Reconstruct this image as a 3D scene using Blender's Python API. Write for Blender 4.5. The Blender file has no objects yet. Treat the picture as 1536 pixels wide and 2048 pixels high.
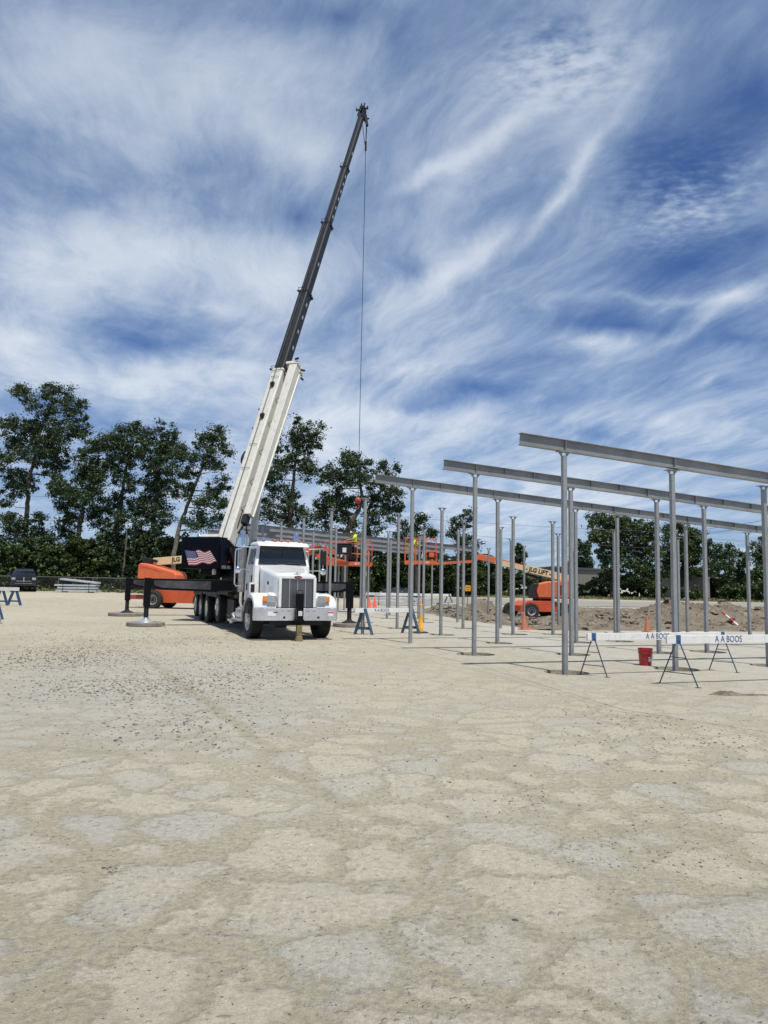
import bpy, bmesh, math, random
import numpy as np
from mathutils import Vector, Matrix, noise
rnd = random.Random(7)
NR = np.random.default_rng(11)
PI = math.pi
sc = bpy.context.scene
COL = bpy.data.collections.new("scene"); sc.collection.children.link(COL)

# ---------------------------------------------------------------- camera model (also used to place things on the ground)
F = 1490.; CH = 1.65; PIT = math.atan(144/1490); ROL = 0.0185
FW = Vector((0, math.cos(PIT), math.sin(PIT))); U0 = Vector((0, -math.sin(PIT), math.cos(PIT))); R0 = Vector((1, 0, 0))
RT = R0*math.cos(ROL)+U0*math.sin(ROL); UP = U0*math.cos(ROL)-R0*math.sin(ROL)
def ray(x, y): return FW+RT*((x-768)/F)-UP*((y-1024)/F)
def sst(a, b, x):
    t = min(1, max(0, (x-a)/(b-a))); return t*t*(3-2*t)
def plateau(x, y):
    l = sst(-12, -24, x)
    return 0.48*(l*sst(44, 63, y)+(1-l)*sst(58, 84, y))
def G(x, y):
    d = ray(x, y); z = 0.
    for _ in range(12):
        t = (z-CH)/d.z; p = d*t; z = plateau(p.x, p.y)
    return Vector((p.x, p.y, z))
def D(x, y, Y):
    d = ray(x, y); return Vector((0, 0, CH))+d*(Y/d.y)

# ---------------------------------------------------------------- materials
MATS = {}
def nt(name):
    m = bpy.data.materials.new(name); m.use_nodes = True
    n = m.node_tree; b = n.nodes['Principled BSDF']; return m, n, b
def mat(name, col, rough=.5, metal=0., var=.12, vs=3., bump=0., bs=40., coat=0., spec=.5, col2=None, grime=0.):
    if name in MATS: return MATS[name]
    m, n, b = nt(name); L = n.links
    tc = n.nodes.new('ShaderNodeTexCoord')
    no = n.nodes.new('ShaderNodeTexNoise'); no.inputs['Scale'].default_value = vs; no.inputs['Detail'].default_value = 6; no.inputs['Roughness'].default_value = .65
    L.new(tc.outputs['Object'], no.inputs['Vector'])
    cr = n.nodes.new('ShaderNodeValToRGB'); cr.color_ramp.elements[0].position = .3; cr.color_ramp.elements[1].position = .7
    c = Vector(col); a = c*(1-var); e = Vector(col2) if col2 else c*(1+var)
    cr.color_ramp.elements[0].color = (*a, 1); cr.color_ramp.elements[1].color = (*[min(1, q) for q in e], 1)
    L.new(no.outputs['Fac'], cr.inputs['Fac'])
    out = cr.outputs['Color']
    if grime > 0:
        n2 = n.nodes.new('ShaderNodeTexNoise'); n2.inputs['Scale'].default_value = vs*4; n2.inputs['Detail'].default_value = 8
        L.new(tc.outputs['Object'], n2.inputs['Vector'])
        r2 = n.nodes.new('ShaderNodeMapRange'); r2.inputs['From Min'].default_value = .52; r2.inputs['From Max'].default_value = .75; r2.inputs['To Max'].default_value = grime
        L.new(n2.outputs['Fac'], r2.inputs['Value'])
        mx = n.nodes.new('ShaderNodeMix'); mx.data_type = 'RGBA'; L.new(r2.outputs['Result'], mx.inputs['Factor'])
        L.new(out, mx.inputs['A']); mx.inputs['B'].default_value = (.16, .13, .09, 1); out = mx.outputs['Result']
    L.new(out, b.inputs['Base Color'])
    rr = n.nodes.new('ShaderNodeMapRange'); rr.inputs['To Min'].default_value = max(0, rough-.1); rr.inputs['To Max'].default_value = min(1, rough+.12)
    L.new(no.outputs['Fac'], rr.inputs['Value']); L.new(rr.outputs['Result'], b.inputs['Roughness'])
    b.inputs['Metallic'].default_value = metal; b.inputs['Specular IOR Level'].default_value = spec
    if coat: b.inputs['Coat Weight'].default_value = coat; b.inputs['Coat Roughness'].default_value = .06
    if bump:
        n3 = n.nodes.new('ShaderNodeTexNoise'); n3.inputs['Scale'].default_value = bs; n3.inputs['Detail'].default_value = 5
        L.new(tc.outputs['Object'], n3.inputs['Vector'])
        bp = n.nodes.new('ShaderNodeBump'); bp.inputs['Strength'].default_value = bump; bp.inputs['Distance'].default_value = .03
        L.new(n3.outputs['Fac'], bp.inputs['Height']); L.new(bp.outputs['Normal'], b.inputs['Normal'])
    MATS[name] = m; return m
white_paint = mat('white_paint', (.76, .77, .765), .28, coat=.5, var=.04, grime=.2)
cream = mat('cream_paint', (.56, .55, .49), .45, var=.05, grime=.35, vs=1.2)
black_paint = mat('black_paint', (.005, .005, .007), .42, spec=.14)
navy = mat('navy_paint', (.0025, .0035, .009), .4, spec=.1)
boom_grey = mat('boom_grey', (.016, .018, .021), .5, var=.25, vs=1.5, grime=.06, spec=.3)
galv = mat('galvanised_steel', (.30, .31, .31), .5, metal=.35, var=.2, vs=2.2, bump=.12, bs=25)
galv2 = mat('galvanised_beam', (.25, .26, .26), .55, metal=.3, var=.25, vs=1.6, bump=.15, bs=18, grime=.12)
galv_l = mat('pale_galvanised', (.46, .50, .54), .5, metal=.25, var=.12, vs=1.5)
chrome = mat('chrome', (.78, .79, .81), .12, metal=1., var=.04)
alu = mat('polished_aluminium', (.70, .71, .72), .34, metal=.78, var=.12, vs=4)
rim_m = mat('rim_metal', (.72, .71, .67), .4, metal=.35, var=.1, grime=.3)
rubber = mat('tyre_rubber', (.018, .018, .018), .85, var=.3, vs=8, bump=.2, col2=(.035, .033, .03))
glass_d = mat('dark_glass', (.012, .016, .02), .04, var=.05, coat=.6)
glass_c = mat('lamp_glass', (.45, .47, .48), .08, metal=.6, var=.3, vs=40)
amber = mat('amber_lens', (.75, .24, .03), .2, coat=.5)
marker = mat('marker_lens', (.45, .14, .06), .25, coat=.5)
orange = mat('orange_paint', (.66, .135, .042), .5, coat=.1, var=.12, grime=.35)
orange_d = mat('worn_orange_paint', (.55, .085, .025), .5, var=.15, grime=.4)
beige = mat('beige_paint', (.66, .53, .30), .45, var=.06, grime=.2)
dark_m = mat('dark_steel', (.018, .018, .020), .55, var=.3, spec=.25)
rubber_hose = mat('black_rubber', (.015, .015, .015), .6)
red_m = mat('red_plastic', (.40, .012, .02), .35, coat=.2, grime=.15)
white_m = mat('white_board', (.72, .72, .69), .6, var=.07, vs=5, grime=.3)
blue_m = mat('blue_paint', (.02, .10, .25), .55, var=.15, grime=.3)
blue_dk = mat('weathered_blue_wood', (.022, .075, .14), .7, var=.3, grime=.4)
cone_o = mat('cone_orange', (.85, .11, .03), .5, var=.1, grime=.15)
cone_f = mat('faded_cone_orange', (.42, .13, .07), .65, var=.15, grime=.45)
yellow_m = mat('yellow_plastic', (.80, .38, .02), .5, var=.1, grime=.3)
hivis = mat('hi_vis_fabric', (.62, .85, .05), .8, var=.12, vs=12)
denim = mat('dark_trousers', (.012, .015, .03), .9, var=.2, vs=12)
skin = mat('skin', (.42, .23, .15), .6)
hat_m = mat('dark_hat', (.012, .013, .018), .45)
hat_r = mat('red_hat', (.28, .02, .02), .45)
wood = mat('weathered_wood', (.25, .19, .12), .8, var=.35, vs=6)
brown_leg = mat('rusty_brown', (.10, .055, .035), .8, var=.3)
pad_m = mat('grey_pad_board', (.20, .19, .165), .85, var=.2, vs=4, grime=.5)
bark = mat('bark', (.055, .047, .036), .95, var=.4, vs=5, bump=.6, bs=12)
bark_pale = mat('pale_bark', (.12, .108, .088), .95, var=.3, vs=5)
conc_d = mat('pale_label', (.7, .7, .68), .6)
label_red = mat('red_label', (.55, .05, .04), .5)
flag_w = mat('flag_white', (.66, .60, .58), .5, var=.05); flag_r = mat('flag_red', (.36, .04, .05), .5, var=.05); flag_b = mat('flag_blue', (.035, .05, .17), .5, var=.05)
rope_m = mat('wire_rope', (.05, .05, .055), .5, metal=.5)
stone_m = mat('stone_grey', (.13, .125, .12), .9, var=.45, vs=1.3, col2=(.36, .34, .31))
stone_l = mat('pale_stone', (.42, .40, .35), .9, var=.2)
stone_dk = mat('dark_stone', (.065, .058, .052), .9, var=.3, vs=9)
shed_m = mat('shed_steel', (.22, .20, .175), .7, var=.15, grime=.25)
roof_dk = mat('roof_dark', (.06, .06, .062), .6)
bwhite = mat('pale_cladding', (.50, .52, .53), .7, var=.08)

def leafmat(name, c1, c2, c3):
    if name in MATS: return MATS[name]
    m, n, b = nt(name); L = n.links
    g = n.nodes.new('ShaderNodeNewGeometry')
    cr = n.nodes.new('ShaderNodeValToRGB'); e = cr.color_ramp.elements
    e[0].color = (*c1, 1); e[1].color = (*c3, 1); x = e.new(.5); x.color = (*c2, 1)
    L.new(g.outputs['Random Per Island'], cr.inputs['Fac']); L.new(cr.outputs['Color'], b.inputs['Base Color'])
    b.inputs['Roughness'].default_value = .5; b.inputs['Specular IOR Level'].default_value = .35
    tr = n.nodes.new('ShaderNodeBsdfTranslucent'); L.new(cr.outputs['Color'], tr.inputs['Color'])
    ms = n.nodes.new('ShaderNodeMixShader'); ms.inputs[0].default_value = .18
    L.new(b.outputs[0], ms.inputs[1]); L.new(tr.outputs[0], ms.inputs[2]); L.new(ms.outputs[0], n.nodes['Material Output'].inputs['Surface'])
    MATS[name] = m; return m
leaf_a = leafmat('cottonwood_leaves', (.022, .041, .018), (.041, .070, .028), (.085, .125, .052))
leaf_b = leafmat('shrub_leaves', (.022, .042, .012), (.046, .078, .021), (.095, .14, .04))
leaf_c = leafmat('maple_leaves', (.036, .060, .022), (.068, .105, .038), (.12, .17, .07))
leaf_d = leafmat('bright_shrub_leaves', (.026, .046, .012), (.056, .088, .022), (.115, .155, .045))
grass_m = leafmat('grass_blades', (.06, .075, .02), (.11, .12, .04), (.19, .18, .08))

# ground material -------------------------------------------------------------
def ground_mat(name='dusty_ground', parts=False):
    m, n, b = nt(name); L = n.links; N = n.nodes.new
    tc = N('ShaderNodeTexCoord')
    def noise_(scale, det=6, rough=.6, vec=None, dist=0.):
        x = N('ShaderNodeTexNoise'); x.inputs['Scale'].default_value = scale; x.inputs['Detail'].default_value = det; x.inputs['Roughness'].default_value = rough; x.inputs['Distortion'].default_value = dist
        L.new(vec or tc.outputs['Object'], x.inputs['Vector']); return x
    def rng(src, a, c, lo=0., hi=1., smooth=True):
        x = N('ShaderNodeMapRange'); x.interpolation_type = 'SMOOTHSTEP' if smooth else 'LINEAR'
        x.inputs['From Min'].default_value = a; x.inputs['From Max'].default_value = c; x.inputs['To Min'].default_value = lo; x.inputs['To Max'].default_value = hi
        L.new(src, x.inputs['Value']); return x.outputs['Result']
    def mix(f, a, c, mode='MIX'):
        x = N('ShaderNodeMix'); x.data_type = 'RGBA'; x.blend_type = mode
        for s, v in (('Factor', f), ('A', a), ('B', c)):
            if isinstance(v, (tuple, float)): x.inputs[s].default_value = (*v, 1) if isinstance(v, tuple) else v
            else: L.new(v, x.inputs[s])
        return x.outputs['Result']
    def math_(op, a, c):
        x = N('ShaderNodeMath'); x.operation = op
        for i, v in enumerate((a, c)):
            if isinstance(v, float): x.inputs[i].default_value = v
            else: L.new(v, x.inputs[i])
        return x.outputs[0]
    wn = noise_(1.3, 4, .6); wn2 = noise_(6., 5, .65)
    def warp(node, amt, base):
        s = N('ShaderNodeVectorMath'); s.operation = 'SUBTRACT'; s.inputs[1].default_value = (.5, .5, .5); L.new(node.outputs['Color'], s.inputs[0])
        k = N('ShaderNodeVectorMath'); k.operation = 'SCALE'; k.inputs['Scale'].default_value = amt; L.new(s.outputs[0], k.inputs[0])
        a = N('ShaderNodeVectorMath'); a.operation = 'ADD'; L.new(base, a.inputs[0]); L.new(k.outputs[0], a.inputs[1]); return a.outputs[0]
    w = warp(wn2, .20, warp(wn, .9, tc.outputs['Object']))
    def voro(scale, feat, vec):
        v = N('ShaderNodeTexVoronoi'); v.feature = feat; v.inputs['Scale'].default_value = scale; L.new(vec, v.inputs['Vector']); return v
    ve = voro(1.6, 'DISTANCE_TO_EDGE', w); vc = voro(1.6, 'F1', w)
    big = noise_(.16, 5, .6); mid = noise_(2.6, 8, .7); fine = noise_(24, 8, .78); grain = noise_(130, 3, .75); mott = noise_(7, 8, .75)
    vein_w = math_('ADD', rng(noise_(.8, 5, .6).outputs['Fac'], .3, .7, -.04, .17, False), rng(mott.outputs['Fac'], .3, .7, -.075, .075, False))
    vd = math_('SUBTRACT', ve.outputs['Distance'], vein_w)
    patch = rng(vd, -.06, .085)
    sep = N('ShaderNodeSeparateColor'); L.new(vc.outputs['Color'], sep.inputs[0])
    greyness = rng(math_('ADD', math_('MULTIPLY', sep.outputs[0], .35), math_('ADD', rng(noise_(1.1, 6, .65).outputs['Fac'], .3, .7, 0, .35, False), rng(noise_(.25, 4).outputs['Fac'], .3, .7, 0, .3, False))), .42, .68)
    ptan = mix(mott.outputs['Fac'], (.415, .372, .285), (.545, .50, .40))
    pgrey = mix(mott.outputs['Fac'], (.365, .348, .31), (.475, .452, .405))
    pcol = mix(math_('MULTIPLY', greyness, .85), ptan, pgrey)
    vcol = mix(fine.outputs['Fac'], (.335, .296, .215), (.44, .396, .298))
    so2 = N('ShaderNodeSeparateXYZ'); L.new(tc.outputs['Object'], so2.inputs[0])
    nearf = rng(math_('ADD', so2.outputs['Y'], math_('MULTIPLY', noise_(.35, 4).outputs['Fac'], 6.)), 16., 8., .45, .95)
    base_ = mix(math_('ADD', math_('MULTIPLY', mott.outputs['Fac'], .6), math_('MULTIPLY', big.outputs['Fac'], .4)), (.285, .252, .185), (.42, .385, .302))
    col = mix(nearf, base_, mix(patch, vcol, pcol))
    pale = rng(noise_(.11, 5, .55, dist=.6).outputs['Fac'], .42, .66, 0, .45)
    col = mix(pale, col, (.49, .462, .365))
    col = mix(.85, col, mix(rng(fine.outputs['Fac'], .32, .68, 0, 1, False), (.36, .36, .35), (.65, .65, .64)), 'OVERLAY')
    col = mix(.7, col, mix(rng(grain.outputs['Fac'], .3, .7, 0, 1, False), (.34, .34, .34), (.66, .66, .66)), 'OVERLAY')
    # crumbly clods and flakes
    vf = voro(19, 'F1', warp(wn2, .12, tc.outputs['Object'])); sf = N('ShaderNodeSeparateColor'); L.new(vf.outputs['Color'], sf.inputs[0])
    flake = math_('MULTIPLY', rng(vf.outputs['Distance'], .42, .25), math_('MULTIPLY', rng(sf.outputs[0], .62, .70), rng(mid.outputs['Fac'], .42, .58)))
    col = mix(math_('MULTIPLY', flake, .5), col, mix(sf.outputs[1], (.30, .27, .20), (.58, .54, .44)))
    vs = voro(46, 'F1', tc.outputs['Object']); s2 = N('ShaderNodeSeparateColor'); L.new(vs.outputs['Color'], s2.inputs[0])
    chip = math_('MULTIPLY', rng(vs.outputs['Distance'], .30, .18), rng(s2.outputs[0], .90, .92))
    col = mix(math_('MULTIPLY', chip, .75), col, mix(rng(s2.outputs[1], .55, .6), (.12, .105, .09), (.55, .52, .46)))
    # the grey gravelly field towards the left
    sx_ = N('ShaderNodeMapping'); sx_.vector_type = 'TEXTURE'; sx_.inputs['Location'].default_value = (-3.6, 12.0, 0); sx_.inputs['Rotation'].default_value = (0, 0, .35); sx_.inputs['Scale'].default_value = (3.4, 6.5, 6); L.new(warp(wn, .8, tc.outputs['Object']), sx_.inputs['Vector'])
    gg = N('ShaderNodeTexGradient'); gg.gradient_type = 'SPHERICAL'; L.new(sx_.outputs[0], gg.inputs['Vector'])
    gf = math_('MULTIPLY', rng(gg.outputs['Fac'], .05, .45), rng(mott.outputs['Fac'], .25, .6))
    col = mix(math_('MULTIPLY', gf, .6), col, mix(fine.outputs['Fac'], (.30, .285, .255), (.52, .50, .45)))
    # fine pits of shadowed grit in rough veins
    st = noise_(48, 6, .8); pit = math_('MULTIPLY', rng(st.outputs['Fac'], .40, .33), rng(mid.outputs['Fac'], .4, .62))
    col = mix(math_('MULTIPLY', pit, .5), col, (.13, .11, .08))
    # rust tinted stain here and there
    # dusty wheel tracks
    nz2 = noise_(1.2, 5, .6)
    def track(p0, p1, wd, amt):
        nonlocal col
        dx, dy = p1[0]-p0[0], p1[1]-p0[1]; l = math.hypot(dx, dy); ux, uy = dx/l, dy/l
        a = N('ShaderNodeVectorMath'); a.operation = 'SUBTRACT'; L.new(tc.outputs['Object'], a.inputs[0]); a.inputs[1].default_value = (p0[0], p0[1], 0)
        d1 = N('ShaderNodeVectorMath'); d1.operation = 'DOT_PRODUCT'; L.new(a.outputs[0], d1.inputs[0]); d1.inputs[1].default_value = (-uy, ux, 0)
        d2 = N('ShaderNodeVectorMath'); d2.operation = 'DOT_PRODUCT'; L.new(a.outputs[0], d2.inputs[0]); d2.inputs[1].default_value = (ux, uy, 0)
        off = math_('ADD', d1.outputs['Value'], math_('MULTIPLY', math_('SUBTRACT', nz2.outputs['Fac'], .5), .35))
        m1 = rng(math_('ABSOLUTE', off, 0.), wd, wd*.35); m2_ = math_('MULTIPLY', rng(d2.outputs['Value'], -.8, .4), rng(d2.outputs['Value'], l+.8, l-.4))
        f = math_('MULTIPLY', math_('MULTIPLY', m1, m2_), math_('MULTIPLY', rng(mott.outputs['Fac'], .3, .6, .5, 1.), amt))
        col = mix(f, col, mix(fine.outputs['Fac'], (.29, .255, .18), (.39, .35, .255)))
    for (a0, b0, wd, amt) in (((275, 1305), (545, 1500), .13, .8), ((0, 1492), (270, 1508), .12, .6), ((270, 1508), (430, 1455), .10, .5), ((953, 1340), (1248, 1425), .07, .55), ((1248, 1425), (1536, 1475), .07, .45), ((560, 1540), (770, 1640), .12, .55), ((1000, 1560), (1300, 1690), .13, .55), ((870, 1660), (950, 1740), .10, .6), ((760, 1470), (1330, 1440), .06, .4), ((600, 1500), (1000, 1480), .07, .4), ((1220, 1840), (1530, 1790), .05, .7), ((1300, 1640), (1536, 1700), .12, .45)):
        ga, gb = G(*a0), G(*b0); track((ga.x, ga.y), (gb.x, gb.y), wd, amt)
    stn = rng(noise_(.6, 4).outputs['Fac'], .68, .78, 0, .3)
    col = mix(stn, col, (.46, .36, .20))
    h = math_('ADD', math_('MULTIPLY', patch, .5), math_('ADD', math_('MULTIPLY', fine.outputs['Fac'], .9), math_('ADD', math_('MULTIPLY', grain.outputs['Fac'], .25), math_('MULTIPLY', mid.outputs['Fac'], 1.3))))
    h = math_('ADD', h, math_('ADD', math_('MULTIPLY', chip, .5), math_('MULTIPLY', flake, .55)))
    if parts: return m, n, b, col, h
    L.new(col, b.inputs['Base Color']); b.inputs['Roughness'].default_value = .95; b.inputs['Specular IOR Level'].default_value = .2
    bp = N('ShaderNodeBump'); bp.inputs['Strength'].default_value = .9; bp.inputs['Distance'].default_value = .03
    L.new(h, bp.inputs['Height']); L.new(bp.outputs['Normal'], b.inputs['Normal'])
    return m
def slab_mat():
    m, n, b, dcol, dh = ground_mat('concrete_slab', True); L = n.links; N = n.nodes.new
    tc = N('ShaderNodeTexCoord'); mp = N('ShaderNodeMapping'); mp.inputs['Rotation'].default_value = (0, 0, math.radians(-20.8)); L.new(tc.outputs['Object'], mp.inputs['Vector'])
    def noi(s, d=6, r=.6):
        x = N('ShaderNodeTexNoise'); x.inputs['Scale'].default_value = s; x.inputs['Detail'].default_value = d; x.inputs['Roughness'].default_value = r; L.new(tc.outputs['Object'], x.inputs['Vector']); return x
    a = noi(.5); c = noi(3, 8, .7); f = noi(60, 5, .7)
    cr = N('ShaderNodeValToRGB'); e = cr.color_ramp.elements; e[0].position = .33; e[1].position = .66; e[0].color = (.325, .302, .25, 1); e[1].color = (.43, .41, .36, 1)
    mx = N('ShaderNodeMix'); mx.data_type = 'FLOAT'; mx.inputs['Factor'].default_value = .5; L.new(a.outputs['Fac'], mx.inputs['A']); L.new(c.outputs['Fac'], mx.inputs['B']); L.new(mx.outputs['Result'], cr.inputs['Fac'])
    ov = N('ShaderNodeMix'); ov.data_type = 'RGBA'; ov.blend_type = 'OVERLAY'; ov.inputs['Factor'].default_value = .45
    L.new(cr.outputs['Color'], ov.inputs['A']); gr = N('ShaderNodeMapRange'); gr.inputs['From Min'].default_value = .3; gr.inputs['From Max'].default_value = .7; gr.inputs['To Min'].default_value = .3; gr.inputs['To Max'].default_value = .7; L.new(f.outputs['Fac'], gr.inputs['Value'])
    L.new(gr.outputs['Result'], ov.inputs['B'])
    # sawn joints every few metres
    br = N('ShaderNodeTexBrick'); br.offset = 0; br.inputs['Scale'].default_value = 1; br.inputs['Brick Width'].default_value = 5.3; br.inputs['Row Height'].default_value = 3.55; br.inputs['Mortar Size'].default_value = .012; br.inputs['Mortar Smooth'].default_value = .6
    wp = N('ShaderNodeVectorMath'); wp.operation = 'ADD'; sc_ = N('ShaderNodeVectorMath'); sc_.operation = 'SCALE'; sc_.inputs['Scale'].default_value = .06
    L.new(c.outputs['Color'], sc_.inputs[0]); L.new(mp.outputs[0], wp.inputs[0]); L.new(sc_.outputs[0], wp.inputs[1]); L.new(wp.outputs[0], br.inputs['Vector'])
    jm = N('ShaderNodeMath'); jm.operation = 'MULTIPLY'; jm.inputs[1].default_value = .55; L.new(br.outputs['Fac'], jm.inputs[0])
    m2 = N('ShaderNodeMix'); m2.data_type = 'RGBA'; L.new(jm.outputs[0], m2.inputs['Factor']); L.new(ov.outputs['Result'], m2.inputs['A']); m2.inputs['B'].default_value = (.16, .145, .115, 1)
    # drifted dust
    d = noi(.33, 6, .65); dr = N('ShaderNodeMapRange'); dr.interpolation_type = 'SMOOTHSTEP'; dr.inputs['From Min'].default_value = .44; dr.inputs['From Max'].default_value = .60; dr.inputs['To Max'].default_value = .75; L.new(d.outputs['Fac'], dr.inputs['Value'])
    m3 = N('ShaderNodeMix'); m3.data_type = 'RGBA'; L.new(dr.outputs['Result'], m3.inputs['Factor']); L.new(m2.outputs['Result'], m3.inputs['A']); m3.inputs['B'].default_value = (.35, .322, .245, 1)
    dt = N('ShaderNodeVectorMath'); dt.operation = 'DOT_PRODUCT'; L.new(tc.outputs['Object'], dt.inputs[0]); dt.inputs[1].default_value = (.92, .375, 0)
    nn = N('ShaderNodeMath'); nn.operation = 'MULTIPLY_ADD'; L.new(noi(.7, 6, .65).outputs['Fac'], nn.inputs[0]); nn.inputs[1].default_value = -7; L.new(dt.outputs['Value'], nn.inputs[2])
    ef = N('ShaderNodeMapRange'); ef.interpolation_type = 'SMOOTHSTEP'; ef.inputs['From Min'].default_value = 5.4; ef.inputs['From Max'].default_value = 10.0; ef.inputs['To Min'].default_value = 1; ef.inputs['To Max'].default_value = 0; L.new(nn.outputs[0], ef.inputs['Value'])
    m4 = N('ShaderNodeMix'); m4.data_type = 'RGBA'; L.new(ef.outputs['Result'], m4.inputs['Factor']); L.new(m3.outputs['Result'], m4.inputs['A'])
    L.new(dcol, m4.inputs['B'])
    L.new(m4.outputs['Result'], b.inputs['Base Color']); b.inputs['Roughness'].default_value = .9
    bp = N('ShaderNodeBump'); bp.inputs['Strength'].default_value = .9; bp.inputs['Distance'].default_value = .03
    hm_ = N('ShaderNodeMix'); hm_.data_type = 'FLOAT'; L.new(ef.outputs['Result'], hm_.inputs['Factor']); hs = N('ShaderNodeMath'); hs.operation = 'MULTIPLY'; hs.inputs[1].default_value = .35; L.new(dh, hs.inputs[0]); L.new(hs.outputs[0], hm_.inputs['A']); L.new(dh, hm_.inputs['B']); L.new(hm_.outputs['Result'], bp.inputs['Height']); L.new(bp.outputs['Normal'], b.inputs['Normal'])
    return m
def soil_mat(name, c1, c2, c3, sc1=1.2):
    m, n, b = nt(name); L = n.links; N = n.nodes.new
    tc = N('ShaderNodeTexCoord')
    def noi(s, d=8, r=.65):
        x = N('ShaderNodeTexNoise'); x.inputs['Scale'].default_value = s; x.inputs['Detail'].default_value = d; x.inputs['Roughness'].default_value = r; L.new(tc.outputs['Object'], x.inputs['Vector']); return x
    a = noi(sc1); f = noi(9)
    mx = N('ShaderNodeMix'); mx.data_type = 'FLOAT'; mx.inputs['Factor'].default_value = .5; L.new(a.outputs['Fac'], mx.inputs['A']); L.new(f.outputs['Fac'], mx.inputs['B'])
    cr = N('ShaderNodeValToRGB'); e = cr.color_ramp.elements; e[0].position = .36; e[1].position = .66; e[0].color = (*c1, 1); e[1].color = (*c3, 1); x = e.new(.5); x.color = (*c2, 1)
    L.new(mx.outputs['Result'], cr.inputs['Fac']); L.new(cr.outputs['Color'], b.inputs['Base Color']); b.inputs['Roughness'].default_value = 1; b.inputs['Specular IOR Level'].default_value = .15
    bp = N('ShaderNodeBump'); bp.inputs['Strength'].default_value = .9; bp.inputs['Distance'].default_value = .06; L.new(f.outputs['Fac'], bp.inputs['Height']); L.new(bp.outputs['Normal'], b.inputs['Normal'])
    return m
GROUND = ground_mat(); SLAB = slab_mat()
SOIL = soil_mat('dug_soil', (.10, .08, .058), (.175, .147, .11), (.29, .255, .20))
SOIL_GREY = soil_mat('crushed_stone', (.24, .22, .195), (.31, .29, .26), (.40, .38, .35), .6)
ROAD = soil_mat('gravel_road', (.22, .205, .18), (.28, .265, .235), (.34, .325, .29), .25)

def corr_mat():
    m, n, b = nt('corrugated_cladding'); L = n.links; N = n.nodes.new
    tc = N('ShaderNodeTexCoord'); wv = N('ShaderNodeTexWave'); wv.inputs['Scale'].default_value = 1.0; wv.inputs['Distortion'].default_value = 0; L.new(tc.outputs['Object'], wv.inputs['Vector'])
    cr = N('ShaderNodeValToRGB'); e = cr.color_ramp.elements; e[0].color = (.12, .105, .09, 1); e[1].color = (.24, .22, .19, 1); e[0].position = .1; e[1].position = .35
    L.new(wv.outputs['Fac'], cr.inputs['Fac']); L.new(cr.outputs['Color'], b.inputs['Base Color']); b.inputs['Roughness'].default_value = .6
    return m
CORR = corr_mat()

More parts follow.
